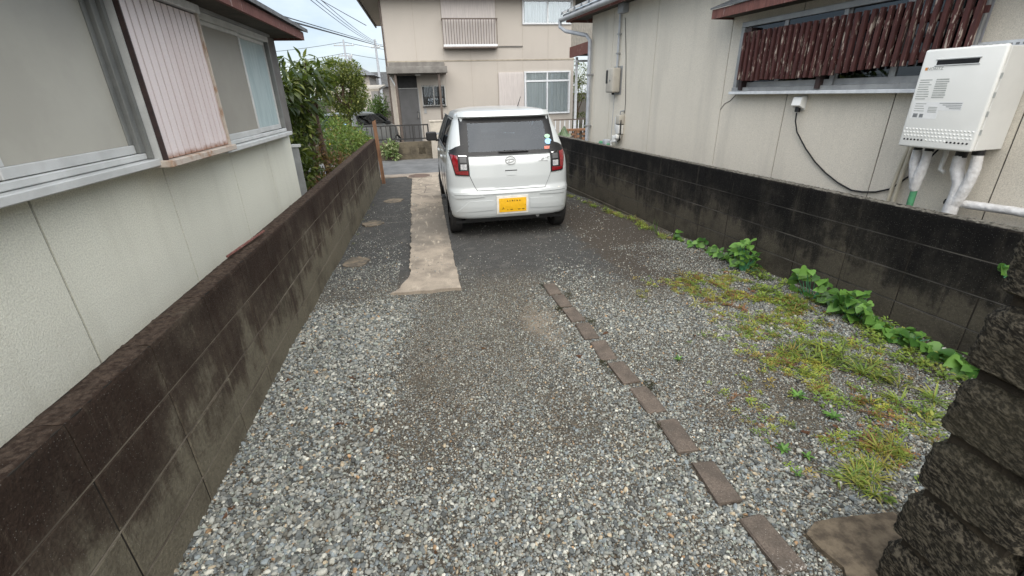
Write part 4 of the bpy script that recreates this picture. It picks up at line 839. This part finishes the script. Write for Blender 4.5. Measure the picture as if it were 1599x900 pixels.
    rpatch('bumper_flare', paint, root, lambda u, v: ((2*u-1)*.72, .545+.024*v), .012, 24, .014)
    # plate
    pr = rpatch('plate_frame', 'plate_rim', root, lambda u, v: ((2*u-1)*.19, .300+.215*v), .014, 6, .02); pl_ = rpatch('licence_plate', 'plate', root, lambda u, v: ((2*u-1)*.163, .324+.164*v), .018, 6, .004)
    def ink(x0, x1, z0, z1): return rpatch('plate_mark', 'plate_ink', pl_, lambda u, v: (x0+(x1-x0)*u, z0+(z1-z0)*v), .0195, 2)
    for k, x in enumerate((-.07, -.04, -.012, .016, .045, .078)): ink(x, x+.018-.004*(k % 2), .449, .454+.003*(k % 3)); ink(x+.004, x+.008, .452, .466)
    ink(-.128, -.100, .362, .367); ink(-.118, -.112, .368, .385); ink(-.132, -.127, .352, .363); ink(-.065, -.058, .346, .358); ink(.148, .152, .395, .405)
    for x in (-.015, .075, .125): ink(x-.018, x+.018, .351, .356); ink(x-.010, x+.010, .346, .351)
    # handle with a dark strip painted as its shadow, emblem, badge
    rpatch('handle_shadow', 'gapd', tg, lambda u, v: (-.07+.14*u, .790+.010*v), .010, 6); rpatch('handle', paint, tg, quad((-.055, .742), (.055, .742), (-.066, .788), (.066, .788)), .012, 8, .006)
    zc = .905; em_ = MB(); a_ = [k*2*math.pi/36 for k in range(37)]
    def sp(x, z, off): return (x, rear_y(x, z, off), z)
    em_.tube([sp(.058*math.cos(a), zc+.042*math.sin(a), .012) for a in a_], .005, 6, False)
    em_.tube([sp(x, z, .012) for x, z in ((-.052, zc+.004), (-.01, zc+.016), (.03, zc+.014), (.045, zc+.003), (.02, zc-.012), (-.02, zc-.022), (-.034, zc-.024))], .0055, 6); em_.tube([sp(x, z, .012) for x, z in ((-.03, zc-.024), (-.008, zc+.012))], .005, 6)
    em_.build('emblem', 'alu_d', tg, True)
    bt = text_mesh('e:S', .075, .35); bt.materials.append(M['alu_d']); bo = link('badge', bt, tg, (.405, rear_y(.40, .905, .010), .905)); bo.rotation_euler = (R(88), 0, R(11)); bo.scale = (1.15, .75, 1)
    MB().tube([sp(.33, .885, .010), sp(.44, .882, .010)], .003, 5).build('badge_line', 'alu_d', tg)
    for x, z, r1, r2, mt_ in ((.475, 1.14, .036, .021, 'st_g'), (.478, 1.085, .042, .031, 'st_b')):
        m = MB(); m.add([sp(x+r1*math.cos(a), z+r2*math.sin(a), .008) for a in a_[:-1]], [tuple(range(36))]); m.build('sticker', mt_, gl)
    rpatch('sticker', 'st_r', gl, lambda u, v: (.42+.075*u, 1.005+.03*v), .008, 3)
    # side glass, pillars, mirrors, door lines
    for s in (-1, 1):
        def sx(z, off): return s*(f_w(z)+off)
        def sg(ya, yb2, mat, nm, off=-.006, ztop=1.345, par=root):
            m = MB(); m.grid(lambda u, v: (sx(.985+(ztop-.985)*v, off), ya(v)+(yb2(v)-ya(v))*u, .985+(ztop-.985)*v), [i/8 for i in range(9)], [i/12 for i in range(13)]); return m.build(nm, mat, par, True)
        sg(lambda v: .60+.045*v, lambda v: 2.63-.46*v, 'glass_dark', 'side_window'); sg(lambda v: 1.42, lambda v: 1.52, 'black', 'door_pillar', .001)
        sg(lambda v: .60+.045*v, lambda v: .68+.05*v, 'black', 'window_edge', .001); sg(lambda v: 2.50-.46*v, lambda v: 2.64-.46*v, 'black', 'window_edge', .001)
        MB().tube([(sx(1.352, .004), y, 1.352) for y in (.60, 1.2, 1.8, 2.2)], .007, 6).build('window_trim', 'black', root, True); MB().tube([(sx(.982, .003), y, .982) for y in (.58, 1.2, 1.8, 2.66)], .007, 6).build('window_trim', 'black', root, True)
        for y in (.74, 1.47, 2.52): MB().tube([(sx(z, .0005), y, z) for z in (.36, .5, .7, .85, .97)], .0035, 5).build('door_gap', 'gapd', root)
        MB().tube([(sx(.33, .0005), y, .33) for y in (.74, 1.5, 2.5)], .004, 5).build('sill_gap', 'gapd', root)
        for y in (.92, 1.72): box('door_handle', paint, root, s*(f_w(.87))-.005-(.03 if s < 0 else -.01), s*(f_w(.87))+.005+(.03 if s > 0 else -.01), y, y+.17, .865, .895, .008)
        mm = MB().box(-.09, .075, -.045, .06, -.065, .065, .03); mr_ = mm.build('side_mirror', 'black', root, True, (s*.815, 2.28, 1.03)); MB().box(-.072, .06, -.0485, -.0445, -.05, .05).build('mirror_glass', 'black', mr_); box('mirror_arm', 'black', mr_, -.14 if s > 0 else .05, -.05 if s > 0 else .14, -.02, .03, -.075, -.04, .008)
        for ay, az in AX:
            wh = link('wheel', None, root, (s*.655, ay, az)); ty = MB(); pf = [(-.074, .20), (-.074, .245), (-.060, .266), (0, .268), (.060, .266), (.074, .245), (.074, .20)]
            N = 40
            for i in range(N):
                a = 2*math.pi*i/N
                for px, pr2 in pf: ty.v.append((px, pr2*math.cos(a), pr2*math.sin(a)))
            k7 = len(pf); ty.f = [(i*k7+j, ((i+1) % N)*k7+j, ((i+1) % N)*k7+j+1, i*k7+j+1) for i in range(N) for j in range(k7-1)]; ty.build('tyre', 'rubber', wh, True)
            rm = MB(); rm.tube([(-.05*s, 0, 0), (.03*s, 0, 0)], .20, 32); rm.build('rim', 'rim', wh, True)
            for k in range(6): sp_ = MB().box(-.012, .012, -.03, .03, .05, .195, .006); sp_.xf(Matrix.Rotation(k*math.pi/3, 4, 'X')); sp_.build('spoke', 'rim', wh, True, (s*.048, 0, 0))
            ar = MB(); ar.grid(lambda u, v: (s*(.45+.235*v), ay+.276*math.cos(math.pi*u*1.1-.15), az+.276*math.sin(math.pi*u*1.1-.15)), [i/20 for i in range(21)], [0, 1]); ar.build('wheel_arch', 'black', root, True)
    box('underbody', 'black', root, -.66, .66, .2, 3.2, .17, .205); box('rear_axle', 'black', root, -.6, .6, .34, .46, .21, .30); box('floor', 'trim', root, -.62, .62, .4, 3.0, .40, .44); box('rear_crossmember', 'black', root, -.55, .55, .13, .2, .215, .33)
    MB().tube([(.33, .10, .235), (.33, .5, .24)], .022, 8).build('exhaust', 'alu_d', root, True)
    for x, y in ((-.33, .95), (.33, .95), (-.34, 1.75), (.34, 1.75)):
        se_ = MB().box(x-.24, x+.24, y-.08, y+.05, .45, 1.06, .05).build('seat_back', 'seat', root, True); MB().box(x-.11, x+.11, y-.09, y-.01, 1.08, 1.24, .04).build('headrest', 'seat', se_, True)
    m = MB(); m.tube([(.34+.17*math.cos(a), 2.15+.05*math.sin(a), .98+.16*math.sin(a)) for a in a_], .013, 6, False); m.build('steering_wheel', 'black', root, True); box('dashboard', 'trim', root, -.6, .6, 2.4, 2.7, .7, .97, .04)
    m = MB(); m.grid(lambda u, v: ((2*u-1)*(f_w(.99+.36*v)-.09), f_yf(.99+.36*v)-.11*(2*u-1)**2-.02, .99+.36*v), [i/12 for i in range(13)], [i/8 for i in range(9)]); m.build('windscreen', 'glass_car', root, True)
    box('rear_view_mirror', 'black', root, -.1, .1, 2.12, 2.15, 1.25, 1.31, .01)
    MB().tube([(.28, .98, 1.445), (.30, .86, 1.57)], [.006, .003], 6).build('antenna', 'black', root)
    return root
make_car('small_car', 'small white hatchback with yellow plate parked at the end of the driveway', 'paint', (.885, 4.92, -.072), R(.6), .95)
make_car('parked_car', 'silver car behind the shrubs, mostly hidden by the board and wall', 'silver', (-2.75, 14.9, -.2), R(-30), .86)

# ------------------------------------------------------------------ plants
def leaf_cloud(name, mat, par, centers, n, L, Wd, up=.5, bend=.2, segs=3, jit=.35, shell=.55):
    """many real leaves spread through clumps; lv = a random number per leaf"""
    sh = leaf_shape(1, Wd/L, bend, segs); base = np.array(sh[0]); nb = len(base); F = np.array(sh[1])
    c = np.array([q[:3] for q in centers]); rad = np.array([q[3:6] for q in centers]); wgt = np.array([q[3]*q[4]*q[5] for q in centers])**(2/3); k = RNG.choice(len(c), n, p=wgt/wgt.sum())
    d = RNG.normal(size=(n, 3)); d /= np.linalg.norm(d, axis=1)[:, None]; r = RNG.uniform(shell, 1.08, n)[:, None]; P = c[k]+d*rad[k]*r
    fw = d*.9+RNG.normal(0, jit, (n, 3)); fw[:, 2] += up*.4-.25; fw /= np.linalg.norm(fw, axis=1)[:, None]
    upv = np.array([0, 0, 1.])+RNG.normal(0, .45, (n, 3)); sd = np.cross(fw, upv); sd /= np.linalg.norm(sd, axis=1)[:, None]; nn = np.cross(sd, fw); s = L*RNG.uniform(.6, 1.25, n)
    V = P[:, None, :]+s[:, None, None]*(base[None, :, 0, None]*sd[:, None, :]+base[None, :, 1, None]*fw[:, None, :]+base[None, :, 2, None]*nn[:, None, :])
    me = bpy.data.meshes.new(name); me.from_pydata(V.reshape(-1, 3).tolist(), [], (F[None]+np.arange(n)[:, None, None]*nb).reshape(-1, 4).tolist()); me.materials.append(M[mat])
    a = me.attributes.new('lv', 'FLOAT', 'POINT'); a.data.foreach_set('value', np.repeat(RNG.uniform(0, 1, n), nb).astype(np.float32)); me.polygons.foreach_set('use_smooth', [True]*len(me.polygons))
    return link(name, me, par)
def stems(name, par, base, tips, r0, r1, mat='bark'):
    m = MB()
    for t in tips:
        a, b = Vector(base), Vector(t); mid = (a+b)/2+Vector((random.uniform(-.06, .06), random.uniform(-.06, .06), .03)); m.tube([a, a.lerp(mid, .6), mid, b], [r0, r0*.85, (r0+r1)/2, r1], 7)
    return m.build(name, mat, par, True)
t1 = thing('loquat_tree', 'tree with large dark drooping leaves growing at the left house corner', 'tree', (-1.55, 7.6, -.05))
MB().tube([(.02, .05, 0), (.0, .02, .5), (-.03, .0, .9), (-.02, -.1, 1.3), (-.1, -.25, 1.75)], [.062, .05, .046, .042, .022], 9).build('trunk', 'bark', t1, True); MB().tube([(-.12, -.12, 0), (-.14, -.1, .5), (-.12, -.15, 1.0), (-.2, -.4, 1.5)], [.045, .038, .034, .02], 8).build('trunk', 'bark', t1, True)
stems('branches', t1, (-.05, -.1, 1.25), [(-.35, -.7, 1.8), (.05, -.4, 2.0), (.15, .1, 1.85), (-.25, -1.0, 1.55), (.1, -.5, 1.5)], .026, .010)
cl = [(-.22, -.75, 1.66, .3, .45, .24), (0, -.35, 1.82, .26, .4, .24), (-.3, -1.1, 1.5, .22, .35, .26), (.06, .05, 1.75, .22, .3, .26), (-.14, -.5, 1.42, .24, .4, .18), (-.36, -.9, 1.2, .12, .25, .18), (-.36, -.9, .88, .15, .3, .12)]
cw = leaf_cloud('crown', 'leaf_big', t1, cl+[(-.45, .3, 1.15, .2, .5, .3), (-.5, .2, .65, .2, .5, .3), (-.42, -.3, .4, .18, .4, .25)], 2300, .125, .044, 0, .25, 4, .5, .2)
lme = MB().add(*leaf_shape(.17, .056, .22, 4)).mesh('leaf', M['leaf_big'], True)
for i in range(150):
    q = random.choice(cl); a, b = random.uniform(0, 6.28), random.uniform(-.5, 1); lf = link('leaf', lme, cw, (q[0]+q[3]*math.cos(a)*.95, q[1]+q[4]*math.sin(a)*.95, q[2]+q[5]*b)); lf.rotation_euler = (R(random.uniform(-65, 25)), R(random.uniform(-30, 30)), a-math.pi/2+random.uniform(-.5, .5)); lf.scale = (random.uniform(.7, 1.2),)*3
leaf_cloud('dry_leaves', 'leaf_red', t1, [(-.06, -.1, .75, .12, .12, .28), (-.1, -.15, .25, .22, .3, .15)], 260, .09, .03, -.4, .3, 3, .6, .2)
t2 = thing('round_shrub', 'rounded light green shrub on a pale crooked stem behind the loquat tree', 'shrub', (-1.50, 10.0, -.1))
MB().tube([(.03, 0, 0), (.0, 0, .6), (.04, 0, 1.2), (-.02, 0, 1.6), (.05, 0, 1.95)], [.05, .04, .036, .03, .015], 8).build('trunk', 'bark', t2, True)
stems('branches', t2, (.02, 0, 1.3), [(-.3, -.2, 2.0), (.3, .1, 1.9), (.2, .3, 2.1), (-.1, -.3, 1.7)], .02, .008)
leaf_cloud('crown', 'leaf_shrub', t2, [(-.10, 0, 2.02, .30, .35, .24), (.18, .05, 1.95, .25, .3, .26), (-.24, -.1, 1.72, .18, .3, .3), (.28, .1, 1.68, .16, .3, .34), (.05, .1, 1.45, .28, .3, .22), (-.1, -.05, 1.25, .2, .25, .2)], 8000, .05, .025, .2, .15, 2, .6, .55)
def bush(name, label, cat, loc, clumps, n, mat, L, Wd, group=None, h=.5):
    b = thing(name, label, cat, loc, group=group); leaf_cloud('foliage', mat, b, clumps, n, L, Wd, .3, .2, 3, .6, .3); stems('stem', b, (0, 0, 0), [(q[0], q[1], q[2]) for q in clumps], .014, .005); return b
bush('garden_bush', 'loose yellow-green bush leaning over the left wall near the street', 'bush', (-1.3, 8.6, -.1), [(-.05, .3, .85, .28, .5, .25), (-.25, -.3, .75, .25, .4, .3), (.02, .9, .75, .2, .4, .22), (-.3, .6, 1.05, .25, .3, .2)], 3600, 'leaf_bush', .05, .022)
bush('garden_bush', 'fresh green bush in front of the silver car behind the left wall', 'bush', (-1.6, 11.2, -.15), [(-.1, 0, .75, .45, .5, .35), (.2, -.4, .6, .3, .4, .3), (-.45, -.3, 1.0, .3, .4, .3)], 3000, 'leaf_hedge', .06, .028)
bush('garden_bush', 'reddish low plants around the foot of the loquat tree', 'bush', (-1.4, 7.3, -.05), [(0, .1, .55, .18, .35, .18), (.05, .7, .5, .15, .35, .16), (-.1, -.5, .3, .2, .4, .2)], 700, 'leaf_red', .07, .026)
bush('garden_bush', 'dark leafy bush between the left house corner and the loquat trunks', 'bush', (-1.78, 6.6, -.05), [(0, 0, .9, .2, .4, .3), (.05, .4, .55, .2, .4, .3), (-.05, -.3, .5, .2, .3, .25), (.1, .5, 1.1, .18, .3, .25)], 1500, 'leaf_big', .10, .036)
bush('variegated_plant', 'cream and green variegated plant hanging over the low wall across the street', 'plant', (-1.0, 13.38, -.15), [(0, 0, .34, .24, .12, .16), (-.1, .02, .2, .12, .1, .14), (.12, -.02, .15, .12, .1, .2)], 420, 'leaf_var', .085, .05)
HB = [(-2.4, 17.4, 2.15, .7, .9, 'dense green hedge tree beside the cream house downpipe'), (-1.65, 19.6, 1.75, .5, .8, 'dark green hedge shrub at the left corner of the cream house'), (-3.6, 16.2, 1.6, .8, .8, 'broad green shrub between the carport and the silver car'), (-4.4, 21.0, 2.0, .9, .9, 'bright green tree under the carport roof')]
for x, y, h, r, r2, lab in HB:
    b = thing('hedge_tree', lab, 'tree', (x, y, -.12), group='trees left of the cream house'); MB().tube([(0, 0, 0), (.02, 0, h*.5), (0, .05, h*.8)], [.06, .045, .02], 7).build('trunk', 'bark', b, True); leaf_cloud('crown', 'leaf_hedge', b, [(random.uniform(-.5, .5)*r, random.uniform(-.5, .5)*r2, h*random.uniform(.3, .85), r*.55, r2*.5, h*.22) for _ in range(8)], 2600, .09, .042, .3, .2, 2, .6, .4)
b = thing('garden_tree', 'thin leafy tree seen through the gap right of the cream house', 'tree', (6.3, 19.5, -.1)); MB().tube([(0, 0, 0), (.1, 0, .8), (-.05, 0, 1.6)], [.05, .04, .02], 7).build('trunk', 'bark', b, True); stems('branches', b, (.1, 0, .8), [(-.4, 0, 1.5), (.4, 0, 1.6), (.2, .2, 2.0)], .02, .008); leaf_cloud('crown', 'leaf_shrub', b, [(-.3, 0, 1.9, .5, .5, .4), (.3, 0, 1.6, .5, .5, .4), (0, 0, 2.3, .5, .5, .4)], 2000, .09, .04, .2, .2, 2)
b = thing('hedge', 'low dark hedge under the tree right of the cream house', 'hedge', (6.2, 19, -.1)); leaf_cloud('foliage', 'leaf_big', b, [(-.6+.4*i, 0, .45, .3, .3, .35) for i in range(6)], 2000, .07, .035, .3, .2, 2); box('stem', 'bark', b, -.9, 1.6, -.03, .03, 0, .1)
# vines along the right wall
def heart(Lf):
    vs = [(0, 0, 0)]; prof_ = [(.22, -.10), (.44, .05), (.48, .30), (.36, .60), (.17, .85), (0, 1.05)]; n = len(prof_)
    vs += [(x, y, .10*x-.22*y*y) for x, y in prof_]+[(-x, y, .10*x-.22*y*y) for x, y in prof_[:-1]]+[(0, .35, -.05), (0, .7, -.14)]
    c1, c2 = 2*n, 2*n+1
    fs = [(0, 1, 2, c1), (c1, 2, 3), (c1, 3, 4, c2), (c2, 4, 5), (c2, 5, 6), (0, c1, n+2, n+1), (c1, n+3, n+2), (c1, c2, n+4, n+3), (c2, n+5, n+4), (c2, 6, n+5)]
    return MB().add([(x*Lf, y*Lf, z*Lf) for x, y, z in vs], fs).mesh('leaf', M['leaf_vine'], True)
HL = [heart(1.), heart(1.)]
for me in HL:
    a = me.attributes.new('lv', 'FLOAT', 'POINT'); a.data.foreach_set('value', np.full(len(me.vertices), random.random(), dtype=np.float32))
def vine(s, xl, label, n, spread, h, size, lean=0.):
    w = RW(xl, s); v = thing('vine_plant', label, 'plant', (w.x, w.y, gz(w.x, w.y)), AR, group='leafy plants along the foot of the right wall')
    st = MB()
    for i in range(n):
        t = random.random(); a = random.uniform(0, 6.28); ry = spread*math.sqrt(random.random())*math.cos(a); rx = min(.07, spread*.55*math.sin(a)*math.sqrt(random.random())); hz = h*(.2+.8*random.random())*(1-.55*abs(ry)/spread); p = (rx, ry+lean*hz, hz)
        lf = link('leaf', random.choice(HL), v, p); lf.rotation_euler = (R(random.gauss(-12, 22)), R(random.gauss(-18, 18)), R(random.uniform(30, 150)+random.choice((0, 0, 60)))); q = size*random.uniform(.6, 1.2); lf.scale = (q, q, q)
        if i % 2 == 0: st.tube([(random.uniform(-.02, .02), ry*.3, -.02), (rx*.6, ry*.7, hz*.6), p], [.0035, .003, .002], 5)
    st.build('stem', 'green_pipe', v); return v
vine(3.33, -.15, 'tall leafy green plant climbing the middle of the right block wall', 66, .17, .30, .06); vine(2.66, -.14, 'large-leaved green plant beside the right wall with a bright top leaf', 28, .16, .27, .075); vine(2.33, -.16, 'wide clump of broad green leaves at the foot of the right wall', 70, .22, .2, .068)
vine(1.98, -.14, 'low trailing green leaves along the right wall near the stone pillar', 40, .2, .09, .06); vine(1.66, -.16, 'broad bright green leaves just behind the stone pillar', 34, .16, .10, .08); vine(3.68, -.12, 'small green plant spreading left of the tall climbing plant', 18, .16, .10, .07); vine(3.98, -.12, 'small round leafy plant by the right wall behind the white gravel', 16, .13, .10, .07); vine(4.32, -.13, 'small dark green sprout by the right wall nearest the car', 12, .07, .14, .055)
vine(1.72, -.02, 'sprig of pale green leaves growing out of the right wall by the pillar', 5, .05, .05, .06).location.z = .52
# rosette weeds
def rosette(x, y, n, L, label):
    v = thing('weed_plant', label, 'weed', (x, y, gz(x, y)+.008), random.uniform(0, 6), group='single weeds in the gravel')
    lm = MB().add(*leaf_shape(L, L*.32, .2, 4)).mesh('leaf', M['leaf_vine'], True)
    for i in range(n): lf = link('leaf', lm, v, (0, 0, .004*i/n)); lf.rotation_euler = (R(random.uniform(15, 45)), 0, i*2.4); q = random.uniform(.7, 1.1); lf.scale = (q, q, q)
rosette(1.405, 1.285, 10, .042, 'small bright green rosette weed in the gravel right of the brick row'); rosette(1.475, 1.235, 7, .036, 'dull green rosette weed next to the bright one'); rosette(1.775, 1.415, 9, .05, 'upright green weed in the middle of the right-hand gravel'); rosette(1.72, 1.58, 12, .05, 'spreading pale green weed near the grass'); rosette(1.315, 2.02, 7, .032, 'lone tiny weed between the brick row and the grass'); rosette(1.36, 1.15, 6, .03, 'yellowish weed below the rosette weeds')
# red petals / litter on the gravel
lit = MB()
for i in range(26):
    x, y = random.choice([(-.93+random.uniform(0, .06), random.uniform(.9, 3)), (random.uniform(-.9, .8), random.uniform(.9, 2.5)), (random.uniform(1, 2.2), random.uniform(1, 2.5))]); L_ = random.uniform(.012, .028)
    lit.add([Matrix.Translation((x, y, gz(x, y)+.012)) @ Euler((random.uniform(-.4, .4), random.uniform(-.4, .4), random.uniform(0, 6))).to_matrix().to_4x4() @ Vector(v) for v in leaf_shape(L_, L_*.45, .2, 2)[0]], leaf_shape(1, 1, .2, 2)[1])
tag(lit.build('leaf_litter', 'leaf_red'), 'scattered dead reddish leaves on the gravel', 'leaves', kind='stuff')
tl = MB()
for i in range(5): tl.tube([(0, 0, 0), (random.uniform(-.06, .02), random.uniform(-.05, .05), .10), (random.uniform(-.14, .02), random.uniform(-.12, .1), .17)], [.003, .0025, .001], 5)
w = RW(-.2, 4.62); o = tl.build('grass_stalk', 'leaf_var', None, False, (w.x, w.y, gz(w.x, w.y))); tag(o, 'tuft of pale tall grass stalks by the right wall behind the car', 'grass')
# ------------------------------------------------------------------ left side yard and far background
gf = thing('metal_fence', 'grey ribbed metal panel fence just past the left house corner', 'fence', (-1.75, 5.75, 0))
for k in range(6): box('panel', 'alu_d', gf, -.42+k*.12, -.305+k*.12, -.012+.012*(k % 2), .012, -.1, .95, .003)
box('rail', 'alu', gf, -.45, .32, -.02, .03, .951, .98)
cpo = thing('carport', 'pale carport roof on posts in the distance left of the cream house', 'carport', (-3.4, 24, 0))
MB().add([(-3.2, -1.5, 1.62), (1.55, -1.5, 1.70), (1.55, 3, 1.95), (-3.2, 3, 1.9), (-3.2, -1.5, 1.72), (1.55, -1.5, 1.80), (1.55, 3, 2.05), (-3.2, 3, 2.0)], [(0, 1, 2, 3), (4, 5, 6, 7), (0, 1, 5, 4), (1, 2, 6, 5), (3, 0, 4, 7)]).build('roof', 'conc_post', cpo)
for x_ in (-3, 1.4): box('post', 'alu', cpo, x_-.04, x_+.04, -1.3, -1.22, -.2, 1.62)
fh = thing('house', 'distant beige house with grey gable roof behind the trees', 'house', (-7.2, 46, 0))
box('wall', 'stucco_o', fh, -1, 2.7, 0, 7, -.5, 3.3); MB().add([(-1.6, -.6, 3.3), (3.25, -.6, 3.25), (3.25, 7.6, 3.25), (-1.6, 7.6, 3.3), (-.9, 3.5, 4.6), (.9, 3.5, 4.55)], [(0, 1, 5, 4), (1, 2, 5), (2, 3, 4, 5), (0, 3, 4), (0, 1, 2, 3)]).build('roof', 'roof', fh)
wf = box('window', 'glass_dark', fh, 1.0, 2.0, -.03, -.002, 1.9, 2.9); box('frame', 'alu_w', wf, .95, 2.05, -.05, -.031, 1.85, 1.9); box('frame', 'alu_w', wf, .95, 2.05, -.05, -.031, 2.9, 2.95)
fb = thing('house', 'far grey roofed building low on the horizon behind the carport', 'house', (-3.2, 62, 0)); box('wall', 'canopy', fb, -5, 4.5, 0, 8, -.5, 2.6); MB().prism([(-5.4, 2.6), (4.9, 2.6), (4.2, 4.2), (-4.6, 4.2)], -.5, 8.4, axis=1).build('roof', 'roof', fb)
wb = box('window', 'glass_dark', fb, 1, 2.4, -.03, -.002, .8, 2.0); box('frame', 'alu_w', wb, .9, 2.5, -.05, -.031, 2.0, 2.08)
def pole(name, label, x, y, h, arms):
    p = thing(name, label, 'utility pole', (x, y, -.3)); MB().tube([(0, 0, 0), (0, 0, h+.3)], [.19, .11], 12).build('shaft', 'pvc', p, True)
    for z, w_ in arms: box('cross_arm', 'alu_d', p, -w_, w_, -.05, .05, z, z+.1)
    for z, w_ in arms:
        for q in (-.85, -.4, .4, .85): MB().tube([(q*w_, 0, z+.1), (q*w_, 0, z+.3)], .05, 6).build('insulator', 'white_s', p)
    return p
pole('utility_pole', 'near grey utility pole rising left of the cream house', -4.68, 60, 7.5, [(6.9, .5)]); pole('utility_pole', 'far thin utility pole with cross arms above the round shrub', -10.15, 75, 9.0, [(8.5, 1.4), (7.2, 1.0)])
tr_ = MB().tube([(.6, 0, 6.2), (.6, 0, 7.2)], .28, 10).build('transformer', 'pvc', bpy.data.objects['utility_pole.001'], True)
def wire(label, pts, r, sag=.0):
    out = []
    for a, b in zip(pts[:-1], pts[1:]):
        for k in range(12): t = k/12; out.append((a[0]+(b[0]-a[0])*t, a[1]+(b[1]-a[1])*t, a[2]+(b[2]-a[2])*t-sag*4*t*(1-t)))
    out.append(pts[-1]); o = MB().tube(out, r, 5).build('overhead_wire', 'cable'); tag(o, label, 'wire', 'overhead wires')
wire('thick bundled overhead cable crossing the sky above the left eave', [(-4.4, 10, 3.35), (-4.75, 60, 6.95), (4, 66, 5.5)], .035, .0)
wire('second strand of the bundled cable above the left eave', [(-4.35, 10, 3.42), (-4.75, 60, 7.1), (4, 66, 5.7)], .02, .0)
for i, d in enumerate((0, .35, .7)): wire(('left', 'middle', 'right')[i]+'most of the three thin wires sloping down to the near utility pole', [(-4.3+d*.5, 20, 5.3+d*.1), (-4.95+d*.7, 60, 7.2)], .016, .25)
wire('single service wire running from the sky to the cream house eave', [(-4.6, 20, 5.5), (-1.75, 19.5, 3.86)], .012, .02)
for i, z in enumerate((8.7, 7.3)): wire(('upper', 'lower')[i]+' thin wire running left from the far utility pole', [(-30, 70, z-1.8), (-10.15, 75, z), (6, 90, z-.5)], .028, .5)
